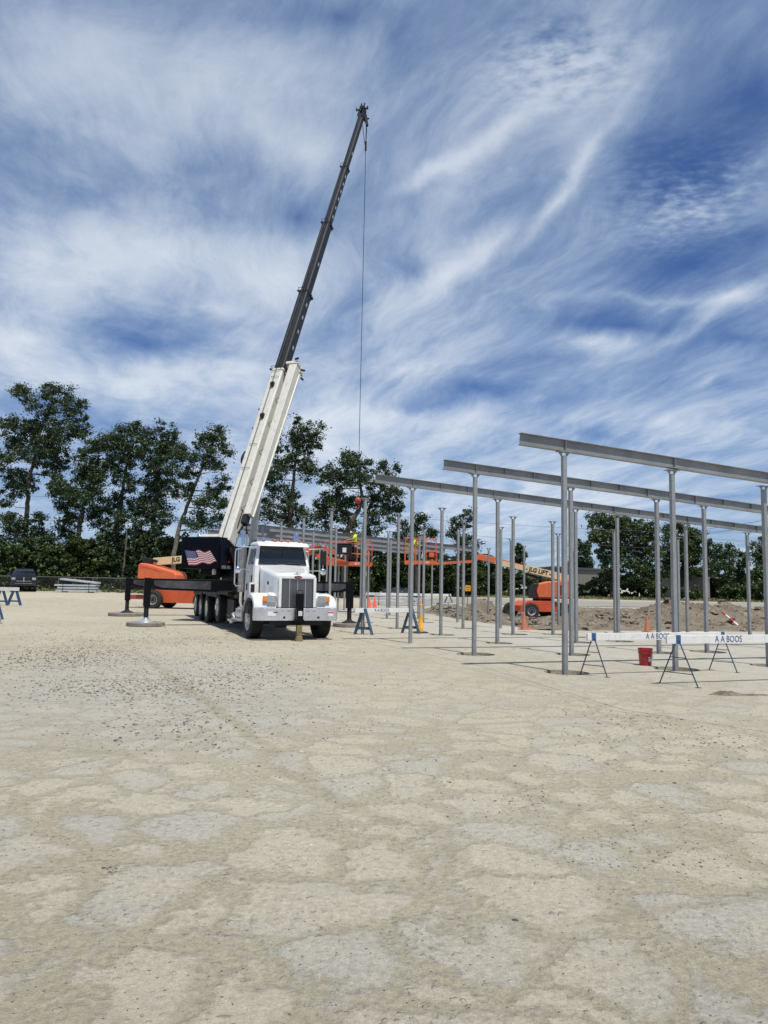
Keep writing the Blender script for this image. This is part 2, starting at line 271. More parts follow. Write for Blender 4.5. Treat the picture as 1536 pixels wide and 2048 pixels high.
# ---------------------------------------------------------------- mesh builder
class MB:
    def __init__(s, M=None): s.v = []; s.f = []; s.mi = []; s.M = M or Matrix(); s.k = 0
    def add(s, vs, fs, M=None):
        o = len(s.v); T = s.M @ M if M is not None else s.M
        s.v += [tuple(T @ Vector(p)) for p in vs]
        s.f += [tuple(i+o for i in f) for f in fs]; s.mi += [s.k]*len(fs); return s
    def box(s, c, d, M=None, tx=1., ty=1.):
        x, y, z = d[0]/2, d[1]/2, d[2]/2; cx, cy, cz = c
        vs = [(cx-x, cy-y, cz-z), (cx+x, cy-y, cz-z), (cx+x, cy+y, cz-z), (cx-x, cy+y, cz-z), (cx-x*tx, cy-y*ty, cz+z), (cx+x*tx, cy-y*ty, cz+z), (cx+x*tx, cy+y*ty, cz+z), (cx-x*tx, cy+y*ty, cz+z)]
        return s.add(vs, [(0, 3, 2, 1), (4, 5, 6, 7), (0, 1, 5, 4), (1, 2, 6, 5), (2, 3, 7, 6), (3, 0, 4, 7)], M)
    def box8(s, vs, M=None):
        return s.add(vs, [(0, 3, 2, 1), (4, 5, 6, 7), (0, 1, 5, 4), (1, 2, 6, 5), (2, 3, 7, 6), (3, 0, 4, 7)], M)
    def beam(s, p, q, w, h, up=(0, 0, 1)):
        p = Vector(p); q = Vector(q); d = (q-p).normalized(); u = Vector(up)
        if abs(d.dot(u)) > .98: u = Vector((0, 1, 0))
        r = d.cross(u).normalized(); u = r.cross(d)
        a, c = r*w/2, u*h/2
        vs = [p-a-c, p+a-c, q+a-c, q-a-c, p-a+c, p+a+c, q+a+c, q-a+c]
        return s.box8([tuple(x) for x in vs])
    def prism(s, pts, a, b, axis='x', M=None):
        def mk(t, p): return {'x': (t, p[0], p[1]), 'y': (p[0], t, p[1]), 'z': (p[0], p[1], t)}[axis]
        n = len(pts); vs = [mk(a, p) for p in pts]+[mk(b, p) for p in pts]
        fs = [tuple(range(n))[::-1], tuple(range(n, 2*n))]+[(i, (i+1) % n, n+(i+1) % n, n+i) for i in range(n)]
        return s.add(vs, fs, M)
    def tube(s, pts, r, seg=8, cap=True):
        pts = [Vector(p) for p in pts]; n = len(pts); rs = r if isinstance(r, (list, tuple)) else [r]*n
        vs = []; fs = []; prev = None
        for i, p in enumerate(pts):
            d = (pts[min(i+1, n-1)]-pts[max(i-1, 0)])
            d = d.normalized() if d.length > 1e-9 else Vector((0, 0, 1))
            if prev is None: a = d.orthogonal().normalized()
            else:
                a = prev-d*prev.dot(d); a = a.normalized() if a.length > 1e-6 else d.orthogonal().normalized()
            prev = a; b_ = d.cross(a)
            for k in range(seg):
                t = 2*PI*k/seg; vs.append(tuple(p+(a*math.cos(t)+b_*math.sin(t))*rs[i]))
        for i in range(n-1):
            for k in range(seg):
                fs.append((i*seg+k, i*seg+(k+1) % seg, (i+1)*seg+(k+1) % seg, (i+1)*seg+k))
        if cap: fs += [tuple(range(seg))[::-1], tuple(range((n-1)*seg, n*seg))]
        return s.add(vs, fs)
    def cyl(s, p, q, r, r2=None, seg=16): return s.tube([p, q], [r, r if r2 is None else r2], seg)
    def lathe(s, prof, seg=32, M=None):   # profile (r, h) about z
        vs = []; fs = []; n = len(prof)
        for k in range(seg):
            t = 2*PI*k/seg
            for r, h in prof: vs.append((r*math.cos(t), r*math.sin(t), h))
        for k in range(seg):
            for i in range(n-1):
                fs.append((k*n+i, ((k+1) % seg)*n+i, ((k+1) % seg)*n+i+1, k*n+i+1))
        return s.add(vs, fs, M)
    def loft(s, rings, cap=True, M=None):
        n = len(rings[0]); vs = [tuple(p) for r in rings for p in r]; fs = []
        for i in range(len(rings)-1):
            for k in range(n): fs.append((i*n+k, i*n+(k+1) % n, (i+1)*n+(k+1) % n, (i+1)*n+k))
        if cap: fs += [tuple(range(n))[::-1], tuple(range((len(rings)-1)*n, len(rings)*n))]
        return s.add(vs, fs, M)
    def ball(s, c, r, seg=12, rings=8):
        r = r if isinstance(r, (tuple, list)) else (r, r, r); vs = []; fs = []
        for i in range(rings+1):
            a = PI*i/rings
            for k in range(seg):
                t = 2*PI*k/seg; vs.append((c[0]+r[0]*math.sin(a)*math.cos(t), c[1]+r[1]*math.sin(a)*math.sin(t), c[2]+r[2]*math.cos(a)))
        for i in range(rings):
            for k in range(seg): fs.append((i*seg+k, (i+1)*seg+k, (i+1)*seg+(k+1) % seg, i*seg+(k+1) % seg))
        return s.add(vs, fs)
    def build(s, name, m, parent=None, bevel=0., smooth=False, loc=None, sub=0, fixn=True):
        me = bpy.data.meshes.new(name); me.from_pydata(s.v, [], s.f)
        for x in (m if isinstance(m, (list, tuple)) else [m]): me.materials.append(x)
        if isinstance(m, (list, tuple)): me.polygons.foreach_set('material_index', s.mi)
        if fixn:
            bm = bmesh.new(); bm.from_mesh(me)
            if smooth or bevel: bmesh.ops.remove_doubles(bm, verts=bm.verts, dist=1e-5)
            bmesh.ops.recalc_face_normals(bm, faces=bm.faces)
            bm.to_mesh(me); bm.free()
        if smooth:
            me.polygons.foreach_set('use_smooth', [True]*len(me.polygons))
            me.set_sharp_from_angle(angle=math.radians(40))
        o = bpy.data.objects.new(name, me); COL.objects.link(o)
        if parent: o.parent = parent
        if loc: o.location = loc
        if bevel:
            b = o.modifiers.new('bev', 'BEVEL'); b.width = bevel; b.segments = 2; b.limit_method = 'ANGLE'; b.angle_limit = math.radians(35)
        if sub:
            b = o.modifiers.new('sub', 'SUBSURF'); b.levels = sub; b.render_levels = sub
        return o
def tag(o, label, cat, group=None, kind=None):
    if label: o['label'] = label
    if cat: o['category'] = cat
    if group: o['group'] = group
    if kind: o['kind'] = kind
    return o
def empty(name, loc=(0, 0, 0), rz=0., label=None, cat=None, group=None):
    o = bpy.data.objects.new(name, None); COL.objects.link(o); o.location = loc; o.rotation_euler = (0, 0, rz); o.empty_display_size = .3
    return tag(o, label, cat, group)
def copy_tree(o, parent=None):
    c = o.copy(); COL.objects.link(c); c.parent = parent
    for ch in [x for x in COL.objects if x.parent == o]: copy_tree(ch, c)
    return c
def text(name, s, size, m, parent, M, sx=1., off=0., label=None, ext=.002, shear=0.):
    cu = bpy.data.curves.new(name+'_curve', 'FONT'); cu.body = s; cu.size = size; cu.align_x = 'CENTER'; cu.align_y = 'CENTER'; cu.extrude = ext; cu.offset = off; cu.shear = shear; cu.resolution_u = 3
    t = bpy.data.objects.new(name+'_tmp', cu); me = bpy.data.meshes.new_from_object(t); me.name = name
    bpy.data.objects.remove(t); bpy.data.curves.remove(cu)
    me.transform(M @ Matrix.Diagonal((sx, 1, 1, 1))); me.materials.clear(); me.materials.append(m)
    o = bpy.data.objects.new(name, me); COL.objects.link(o)
    if parent: o.parent = parent
    if label: o['label'] = label
    return o
def frame(o, x, y, z=None):   # matrix with given axes
    x = Vector(x).normalized(); y = Vector(y); y = (y-x*y.dot(x)).normalized(); z = x.cross(y)
    M = Matrix((x, y, z)).transposed().to_4x4(); M.translation = Vector(o); return M

# ---------------------------------------------------------------- ground, slab
BAYO = Vector((3.56, 14.65, 0)); UX = Vector((.935, .355, 0)).normalized(); VY = Vector((-1.38, 3.27, 0))
SLABP = [G(1800, 1520), G(1536, 1465), G(1248, 1420), G(953, 1330), G(720, 1280), G(668, 1240), G(640, 1218), G(760, 1216), G(840, 1225), G(918, 1240), G(1080, 1262), G(1300, 1262), G(1540, 1264), Vector((24, 32.5, 0)), Vector((34, 30, 0)), Vector((34, 8, 0))]
SLABP = [Vector((p.x, p.y, 0)) for p in SLABP]
SOILP = [Vector((p.x, p.y)) for p in (G(840, 1225), G(918, 1240), G(1080, 1262), G(1300, 1262), G(1540, 1264))]+[Vector((24, 32.5)), Vector((40, 38)), Vector((38, 62)), Vector((13, 61)), Vector((9.5, 56)), Vector((3.0, 52)), Vector((2.0, 46))]
def sdist(P, x, y):   # >0 inside
    ins = False; dm = 1e9; n = len(P)
    for i in range(n):
        a = P[i]; b = P[(i+1) % n]
        if (a.y > y) != (b.y > y) and x < (b.x-a.x)*(y-a.y)/(b.y-a.y)+a.x: ins = not ins
        ex, ey = b.x-a.x, b.y-a.y; t = max(0, min(1, ((x-a.x)*ex+(y-a.y)*ey)/(ex*ex+ey*ey+1e-9)))
        dm = min(dm, math.hypot(x-a.x-ex*t, y-a.y-ey*t))
    return dm if ins else -dm
def gz(x, y):
    z = plateau(x, y)
    if 5 < y < 66 and -6 < x < 44:
        z -= .16*sst(.75, 1.25, sdist(SLABP, x, y))
        z -= .5*sst(.4, 2.0, sdist(SOILP, x, y))
    return z
def axisvals(pts):
    out = []
    for (a, b, st) in pts:
        n = max(1, round((b-a)/st)); out += [a+(b-a)*i/n for i in range(n)]
    return out+[pts[-1][1]]
xs = axisvals([(-900, -150, 75), (-150, -30, 8), (-30, -8, 1.5), (-8, 40, .5), (40, 150, 10), (150, 900, 75)])
ys = axisvals([(-60, 0, 15), (0, 5, 1), (5, 64, .5), (64, 100, 3), (100, 220, 20), (220, 1500, 128)])
nx, ny = len(xs), len(ys)
vs = [(x, y, gz(x, y)+(noise.noise(Vector((x*.35, y*.35, 0)))*.012 if y < 60 else 0)*(0 if sdist(SLABP, x, y) > -1 else 1)) for y in ys for x in xs]
fs = [(j*nx+i, j*nx+i+1, (j+1)*nx+i+1, (j+1)*nx+i) for j in range(ny-1) for i in range(nx-1)]
gm = MB(); gm.v = vs; gm.f = fs; gm.mi = [0]*len(fs)
ground = gm.build('ground', GROUND, fixn=False); tag(ground, None, None, kind='structure')
ground.data.polygons.foreach_set('use_smooth', [True]*len(fs))

# columns of the steel frame: measured bases for the near rows, the grid for the rest
S = [0, 2.65, 5.3, 6.95, 9.9, 12.9, 15.8]
meas = {0: [(1130, 1346, 4.34), (1351, 1339, 4.17), (1538, 1332, 4.02)],
        1: [(948, 1309, 4.40), (1143, 1309.5, 4.16), (1318, 1306, 4.02), (1414, 1304, 3.93)],
        2: [(820.5, 1287, 4.42), (994.5, 1286.5, 4.21), (1152.5, 1285, 4.05), (1237, 1283, 3.96), (1375.6, 1280, 3.83), (1500, 1277, 3.69)],
        3: [(725, 1269, 4.47), (881.5, 1270, 4.24), (1026, 1269, 4.08), (1106, 1269, 3.97)],
        4: [None, (794, 1257, 4.27), (926, 1257, 4.10), (1001, 1257, 3.99), (1117, 1256, 3.85)],
        5: [None, None, (846, 1245, 4.18), (915, 1245, 4.08)]}
COLS = []
for k in range(11):
    row = []
    for i, s in enumerate(S):
        mm = meas.get(k, [])
        if i < len(mm) and mm[i]:
            g = G(mm[i][0], mm[i][1]); row.append((Vector((g.x, g.y, 0)), mm[i][2]))
        else:
            if i == 6 and k > 4: continue
            if i == 5 and k in (9, 10): pass
            if k < len(meas) and i >= 3 and k == 0 and i > 5: continue
            if k >= 3 and i == 6: continue
            p = BAYO+VY*k+UX*s; row.append((Vector((p.x, p.y, 0)), 4.42-.058*s+(.10 if k >= 6 else 0)))
    COLS.append(row)
HOLES = []
for k, row in enumerate(COLS):
    for (p, h) in row:
        c = p+UX*.02+Vector((.03, .06, 0))
        if sdist(SLABP, p.x, p.y) > 1.0 or sdist(SLABP, p.x, p.y) > .7 and k < 2: HOLES.append(Vector((c.x, c.y, 0)))
def build_slab():
    bm = bmesh.new(); ed = []
    def loop(pts):
        v = [bm.verts.new(p) for p in pts]
        for i in range(len(v)): ed.append(bm.edges.new((v[i], v[(i+1) % len(v)])))
    loop([(p.x, p.y, .004) for p in SLABP])
    for i, h in enumerate(HOLES):
        r = .44+.03*math.sin(i*2.3)
        loop([(h.x+r*math.cos(2*PI*t/40)*(1+.02*math.sin(3*t+i)), h.y+r*math.sin(2*PI*t/40), .004) for t in range(40)])
    bmesh.ops.triangle_fill(bm, use_beauty=True, use_dissolve=False, edges=ed)
    for f in bm.faces:
        if f.normal.z < 0: f.normal_flip()
    be = [e for e in bm.edges if e.is_boundary]
    r = bmesh.ops.extrude_edge_only(bm, edges=be)
    for v in [g for g in r['geom'] if isinstance(g, bmesh.types.BMVert)]: v.co.z = -.115
    me = bpy.data.meshes.new('concrete_slab'); bm.to_mesh(me); bm.free(); me.materials.append(SLAB)
    o = bpy.data.objects.new('concrete_slab', me); COL.objects.link(o); return tag(o, None, None, kind='structure')
slab = build_slab()
m = MB()
for i, h in enumerate(HOLES):
    n = 20; r = .5
    vsd = [(h.x, h.y, -.075)]
    for ring, rr in ((1, .25), (2, .5)):
        for t in range(n):
            a = 2*PI*t/n; x, y = h.x+rr*math.cos(a), h.y+rr*math.sin(a)
            vsd.append((x, y, -.085+.05*noise.noise(Vector((x*4, y*4, i)))+(.03 if ring == 2 else 0)))
    fsd = [(0, 1+t, 1+(t+1) % n) for t in range(n)]+[(1+t, 1+n+t, 1+n+(t+1) % n, 1+(t+1) % n) for t in range(n)]
    m.add(vsd, fsd)
so = m.build('soil_in_pier_openings', SOIL, smooth=False); tag(so, None, None, kind='stuff'); so['label'] = 'brown soil filling the round openings in the slab'

# soil heightfield with piles
PILES = [(G(1440, 1256), 4.2, 2.6, .92), (G(1510, 1256), 4.5, 3.0, .80), (G(1372, 1254), 2.4, 2.2, 1.0), (G(1300, 1252), 2.5, 2.0, .40), (G(965, 1228), 1.3, 1.2, .95), (G(925, 1232), 1.6, 1.5, .25), (G(890, 1222), 1.5, 1.5, .3), (G(1200, 1250), 3.0, 1.8, .38), (G(1160, 1246), 2.0, 1.4, .1)]
PILES = [(Vector((p.x, p.y+(a*.5 if h > .7 and p.x > 10 else 0))), a, b, h) for p, a, b, h in PILES]
def soilz(x, y):
    d = sdist(SOILP, x, y)
    if d < -1.: return None
    base = plateau(x, y)+.0
    ed = sst(-.55, .9, d)
    z = .02+.10*noise.fractal(Vector((x*.35, y*.35, 3)), 1., 2., 3)
    hz_ = 0.
    for c, a, b, h in PILES:
        q = ((x-c.x)/a)**2+((y-c.y)/b)**2
        hz_ = max(hz_, h*math.exp(-q*1.3)*(1+.35*noise.noise(Vector((x*.9, y*.9, 9)))))
    z += hz_
    lq = ((x-9.3)/5)**2+((y-43.6)/4.5)**2
    z += -.16*math.exp(-lq*lq)
    if y > 47: z = z*sst(60, 50, y)
    lump = noise.fractal(Vector((x*2.1, y*2.1, 1)), .8, 2.2, 4)
    rough = .12+.12*min(1, max(0, z))
    rough *= (1-.75*math.exp(-lq*lq*.5))
    return base+ (z+lump*rough+.03)*ed - .10*(1-ed)
st = .17; X0, X1, Y0, Y1 = .5, 41., 29., 63.
ix = int((X1-X0)/st); iy = int((Y1-Y0)/st); idx = {}; vs = []; fs = []
for j in range(iy):
    for i in range(ix):
        x, y = X0+i*st, Y0+j*st
        if y > 46 and (i % 2 or j % 2) and False: continue
        z = soilz(x+.05*math.sin(j*1.7), y)
        if z is not None: idx[i, j] = len(vs); vs.append((x, y, z))
for (i, j) in idx:
    if (i+1, j) in idx and (i, j+1) in idx and (i+1, j+1) in idx: fs.append((idx[i, j], idx[i+1, j], idx[i+1, j+1], idx[i, j+1]))
m = MB(); m.v = vs; m.f = fs; m.mi = [0]*len(fs)
soil = m.build('soil_heaps', SOIL, fixn=False); tag(soil, None, None, kind='structure')
soil['label'] = 'churned brown earth and heaps beyond the slab'

def strip(name, pts, m_, z, kind='structure', sub=3.):
    m = MB(); (a, b, c, d) = pts   # a->b near edge, d->c far edge
    n = 40; k = 6; v = []
    for j in range(k+1):
        for i in range(n+1):
            p = a.lerp(b, i/n).lerp(d.lerp(c, i/n), j/k)
            jit = noise.noise(Vector((p.x*.25, p.y*.25, j)))*.9 if j in (0, k) else 0
            v.append((p.x, p.y+jit, plateau(p.x, p.y+jit)+z))
    f = [(j*(n+1)+i, j*(n+1)+i+1, (j+1)*(n+1)+i+1, (j+1)*(n+1)+i) for j in range(k) for i in range(n)]
    m.v = v; m.f = f; m.mi = [0]*len(f); o = m.build(name, m_, fixn=False); return tag(o, None, None, kind=kind)
V = Vector
strip('gravel_road', (V((2, 64, 0)), V((90, 63, 0)), V((95, 77, 0)), V((2, 75, 0))), ROAD, .03)
vg = strip('verge', (V((-6, 79, 0)), V((110, 80, 0)), V((120, 130, 0)), V((-6, 116, 0))), soil_mat('grass_verge', (.10, .105, .045), (.16, .155, .075), (.25, .235, .14), .5), .03)

# loose gravel: thousands of stones in one mesh
def stones(name, pts, sizes, m_, zf=None):
    n = len(pts)
    ico = np.array([(0, 0, -.7), (.72, -.53, -.4), (-.28, -.85, -.45), (-.9, 0, -.4), (-.28, .85, -.45), (.72, .53, -.4), (.28, -.85, .4), (-.72, -.53, .45), (-.72, .53, .4), (.28, .85, .45), (.9, 0, .4), (0, 0, .75)])
    fc = np.array([(0, 1, 2), (1, 0, 5), (0, 2, 3), (0, 3, 4), (0, 4, 5), (1, 5, 10), (2, 1, 6), (3, 2, 7), (4, 3, 8), (5, 4, 9), (1, 10, 6), (2, 6, 7), (3, 7, 8), (4, 8, 9), (5, 9, 10), (6, 10, 11), (7, 6, 11), (8, 7, 11), (9, 8, 11), (10, 9, 11)])
    v = ico[None]*(1+NR.normal(0, .16, (n, 12, 1)))
    v = v*np.stack([NR.uniform(.7, 1.3, n), NR.uniform(.7, 1.2, n), NR.uniform(.4, .8, n)], 1)[:, None]
    a = NR.uniform(0, 2*PI, n); c, s_ = np.cos(a)[:, None], np.sin(a)[:, None]
    x = v[:, :, 0]*c-v[:, :, 1]*s_; y = v[:, :, 0]*s_+v[:, :, 1]*c
    v = np.stack([x, y, v[:, :, 2]], 2)*np.asarray(sizes)[:, None, None]+np.asarray(pts)[:, None]
    f = fc[None]+(np.arange(n)*12)[:, None, None]
    me = bpy.data.meshes.new(name); me.from_pydata(v.reshape(-1, 3).tolist(), [], f.reshape(-1, 3).tolist()); me.materials.append(m_)
    o = bpy.data.objects.new(name, me); COL.objects.link(o); return o
def px_cluster(cx, cy, rx, ry, n, s0, s1):
    P = []; Z = []
    for _ in range(n):
        x = rnd.gauss(cx, rx); y = rnd.gauss(cy, ry)
        if y < 1230 or y > 2100: continue
        g = G(x, y)
        if sdist(SLABP, g.x, g.y) > 0 and y < 1340: pass
        s = s0*(s1/s0)**(rnd.random()**1.6); P.append((g.x, g.y, g.z+s*.15)); Z.append(s)
    return P, Z
gp, gs = [], []
for a in [(270, 1340, 150, 38, 3600, .007, .024), (330, 1400, 150, 45, 1700, .006, .020), (60, 1300, 90, 28, 900, .008, .024), (420, 1330, 110, 45, 700, .008, .022), (250, 1290, 160, 18, 900, .008, .024),
          (1320, 1480, 160, 40, 500, .006, .018), (1240, 1430, 90, 15, 120, .006, .02), (1280, 1720, 90, 22, 110, .004, .011), (1100, 1745, 100, 60, 60, .003, .009), (1040, 1600, 50, 8, 40, .004, .012), (850, 1520, 90, 20, 70, .004, .012),
          (1180, 1850, 260, 90, 130, .002, .007), (300, 1850, 260, 120, 130, .002, .006), (1450, 1950, 90, 60, 60, .002, .007), (600, 1500, 300, 60, 350, .004, .013), (900, 1380, 300, 40, 250, .005, .016), (768, 1650, 500, 140, 420, .003, .009), (500, 1280, 300, 12, 250, .008, .022), (400, 1700, 400, 160, 900, .002, .0075), (1150, 1650, 330, 150, 700, .002, .0085), (700, 1420, 420, 60, 700, .004, .011), (1300, 1560, 180, 60, 260, .003, .010)]:
    p, s = px_cluster(*a); gp += p; gs += s
gr = stones('gravel', gp, gs, soil_mat('gravel_stone', (.085, .078, .074), (.19, .175, .165), (.40, .375, .34), 9.)); tag(gr, 'loose grey gravel strewn over the dusty yard', None, kind='stuff')
# rubble on the soil
rp, rs = [], []
for _ in range(4200):
    x = rnd.uniform(3, 30); y = rnd.uniform(30.5, 50)
    if sdist(SOILP, x, y) < .2: continue
    s = .03*(7)**(rnd.random()**2.8); rp.append((x, y, soilz(x, y)+s*.2)); rs.append(s)
rb = stones('rubble', rp, rs, soil_mat('clods', (.09, .072, .052), (.17, .145, .11), (.42, .39, .33), .9)); tag(rb, 'broken clods and stones scattered over the dug earth', None, kind='stuff')
# single stones one can point to
def rock(px, py, s, label, m_, flat=.6):
    g = G(px, py); bm = bmesh.new(); bmesh.ops.create_icosphere(bm, subdivisions=2, radius=s)
    for v in bm.verts:
        v.co *= 1+.35*noise.noise(v.co*(2.2/s)+V((px, py, 0)))
        v.co.z *= flat; v.co.x *= 1.3
    me = bpy.data.meshes.new('stone'); bm.to_mesh(me); bm.free(); me.materials.append(m_)
    o = bpy.data.objects.new('stone', me); COL.objects.link(o); o.location = (g.x, g.y, g.z+s*flat*.35); o.rotation_euler = (0, 0, rnd.random()*3); return tag(o, label, 'stone', 'single stones on the yard')
rock(1030, 1843, .015, 'dark elongated stone in the dust vein at lower centre right', stone_dk)
rock(622, 1691, .014, 'small white stone alone on the pale ground left of centre', stone_l)
rock(1382, 1992, .006, 'small dark pebble just below another near the lower right corner', stone_dk)
rock(1306, 1723, .008, 'black pebble at the right end of the pebble scatter', stone_dk)
rock(1146, 1724, .008, 'black pebble at the left end of the pebble scatter', stone_dk)
rock(1220, 1884, .013, 'flat brown chip right of the dark elongated stone', stone_dk, .4)
rock(1385, 1975, .007, 'round dark pebble beside the crack at lower right', stone_dk)
rock(602, 1504, .024, 'flat white chip of stone near the dusty wheel track', stone_l, .4)
rock(284, 2032, .008, 'dark clod at the bottom edge left of centre', stone_m)
rock(613, 2012, .009, 'dark clod at the bottom edge near the centre', stone_m)
rock(270, 1450, .03, 'grey stone standing out in the gravel patch', stone_m)
p, s = px_cluster(222, 1739, 12, 4, 9, .008, .014)
for q, ss in zip(p, s):
    pass
cl = stones('pebble_cluster', p, s, stone_dk); tag(cl, 'small heap of dark pebbles on the dusty ground at left', None, kind='stuff')
p, s = px_cluster(432, 1761, 8, 3, 4, .007, .010)
cl = stones('pebble_cluster', p, s, stone_dk); tag(cl, 'few dark pebbles right of the pebble heap', None, kind='stuff')
def clod(px, py, w, d, h, name, label, m_, seed=0, cat='soil'):
    g = G(px, py); n = 36; k = 16; vs = []; fs = []
    for j in range(k+1):
        for i in range(n):
            r = j/k; a = 2*PI*i/n; rr = r*(1+.25*noise.noise(V((math.cos(a)*1.3, math.sin(a)*1.3, seed))))
            x, y = w*rr*math.cos(a), d*rr*math.sin(a)
            z = h*(1-r**2)*(1+.6*noise.fractal(V((x/w*5, y/d*5, seed)), .8, 2., 3))-(.01 if j == k else 0)
            vs.append((x, y, z))
    for j in range(k):
        for i in range(n): fs.append((j*n+i, j*n+(i+1) % n, (j+1)*n+(i+1) % n, (j+1)*n+i))
    m = MB(); m.v = vs; m.f = fs; m.mi = [0]*len(fs); o = m.build(name, m_, loc=g); return tag(o, label, cat)
clod(1455, 1390, .30, .14, .05, 'dirt_lump', 'lump of grey dirt on the ground in front of the nearest barricade', SOIL, 1)
clod(1512, 1391, .35, .1, .02, 'dirt_lump', 'thin spill of dirt trailing off the right edge', SOIL, 2)
gp_ = G(790, 1190); clod(790, 1191, 2.6, 2.2, .78, 'gravel_pile', 'grey gravel pile behind the far white barricade', SOIL_GREY, 5, 'gravel pile')

# ---------------------------------------------------------------- steel frame
def unit_column(name, p, h, w, label, group):
    o = empty(name, p, math.atan2(UX.y, UX.x), label, 'steel column', group)
    m = MB(); m.box((0, 0, (h-.16)/2-.08), (w, w, h-.012+.16)); m.build('post', galv, o, bevel=.008)
    m = MB(); m.box((0, 0, h-.006), (.30, .16, .012))
    for sx in (-1, 1):
        m.prism([(sx*w/2, h-.012), (sx*.14, h-.012), (sx*w/2, h-.12)], -.006, .006, 'y')
    m.build('cap_plate', galv, o); return o
ORD = ['first', 'second', 'third', 'fourth', 'fifth', 'sixth', 'seventh', 'eighth', 'ninth', 'tenth', 'eleventh']
for k, row in enumerate(COLS):
    for i, (p, h) in enumerate(row):
        lab = f'grey steel column, {ORD[i]} from the left in the {ORD[k]} row back' if k not in (0,) else f'tall grey steel column, {ORD[i]} from the left under the nearest beam'
        if k == 1: lab = f'grey steel column, {ORD[i]} from the left under the second beam'
        if k == 2: lab = f'grey steel column, {ORD[i]} from the left under the third beam'
        if k in (3, 4, 5, 6, 7): lab = f'free-standing grey steel column, {ORD[i]} from the left in the {ORD[k]} row back'
        unit_column('steel_column', p, h, .090, lab, 'columns of the steel frame')
def ibeam(k, s0, s1, label, stiff=2):
    row = COLS[k]; hb = .235 if k < 3 else .30; fw_ = .13
    pts = [(p.copy(), h) for p, h in row]
    (pa, ha), (pb, hb_) = pts[0], pts[1]
    d0 = (pb-pa).normalized(); sl0 = (hb_-ha)/(pb-pa).length
    (pc, hc), (pd, hd) = pts[-2], pts[-1]; d1 = (pd-pc).normalized(); sl1 = (hd-hc)/(pd-pc).length
    P = [V((*(pa-d0*s0).xy, ha-sl0*s0))]+[V((p.x, p.y, h)) for p, h in pts]
    if s1 != 0: P.append(V((*(pd+d1*s1).xy, hd+sl1*s1)))
    A, B = P[0], P[-1]
    # straight beam: fit through the first and last column tops
    a1, b1 = P[1], P[-2] if s1 else P[-1]
    dr = (b1-a1).normalized(); A = a1-dr*s0*(1); B = b1+dr*s1
    o = empty('steel_beam', A, 0, label, 'steel beam', 'beams on the steel frame')
    L = (B-A).length; M = frame((0, 0, 0), dr, V((0, 0, 1)).cross(dr))
    M = frame((0, 0, 0), dr, V((-dr.y, dr.x, 0)))
    m = MB(M); m.box((L/2, 0, .006), (L, fw_, .012)); m.box((L/2, 0, hb-.006), (L, fw_, .012)); m.box((L/2, 0, hb/2), (L, .009, hb-.024)); m.build('i_section', galv2, o)
    offs = []
    cur = [((q-A).dot(dr)) for q in P[1:len(pts)+1]]
    for a in cur: offs.append((a, hb-.03, 0))
    for i in range(len(cur)-1):
        n = 2 if stiff and cur[i+1]-cur[i] > 2 else 1
        if stiff:
            for t in range(1, n+1): offs.append((cur[i]+(cur[i+1]-cur[i])*t/(n+1), .13, 1))
    for a, hh, top in offs:
        for sy in (-1, 1):
            m = MB(M); m.box((a, sy*.034, (hb-.013-hh/2) if top else hb/2), (.009, .055, hh)); m.build('stiffener', galv2, o)
    return o
ibeam(0, 1.02, 1.6, 'grey steel beam on the nearest row, the highest and longest looking', 0)
ibeam(1, .86, 1.2, 'grey steel beam on the second row, between the nearest and the third', 1)
ibeam(2, 1.15, 1.0, 'grey steel beam on the third row, lowest of the three near beams', 1)
COLS8 = {8: 'grey steel beam, front one of the three far beams behind the truck cab', 9: 'middle of the three far parallel beams behind the truck cab', 10: 'rearmost of the three far parallel beams behind the truck cab'}
for k in (8, 9, 10):
    COLS[k] = COLS[k][:6]; ibeam(k, .95, .9, COLS8[k], 1)

# ---------------------------------------------------------------- crane truck (local: +y to the rear, origin under the front axle)
TH = math.radians(21.5)
truck = empty('crane_truck', (-2.84, 22.55, 0), TH, 'white conventional cab truck carrying a long telescopic crane boom raised to the sky', 'crane truck')
T = truck
def rsec(w, zt, zb, y, r=.12, n=5, wb=None):
    wb = wb or w; pts = [(-wb, y, zb), (-w, y, zt-r)]
    for i in range(1, n): a = PI-(PI/2)*i/n; pts.append((-w+r+r*math.cos(a), y, zt-r+r*math.sin(a)))
    pts.append((-w+r, y, zt)); pts.append((0, y, zt+.025)); pts.append((w-r, y, zt))
    for i in range(1, n): a = PI/2-(PI/2)*i/n; pts.append((w-r+r*math.cos(a), y, zt-r+r*math.sin(a)))
    pts += [(w, y, zt-r), (wb, y, zb)]; return pts
m = MB(); m.loft([rsec(.53, 1.84, .93, -1.03, .10), rsec(.575, 1.88, .93, -.97, .12), rsec(.60, 1.92, .93, -.6, .14), [(x+.02, y, z) for x, y, z in rsec(.665, 2.06, 1.0, .3, .16)], [(x+.05, y, z) for x, y, z in rsec(.72, 2.17, 1.0, 1.03, .17)]])
hood = m.build('hood', white_paint, T, smooth=True)
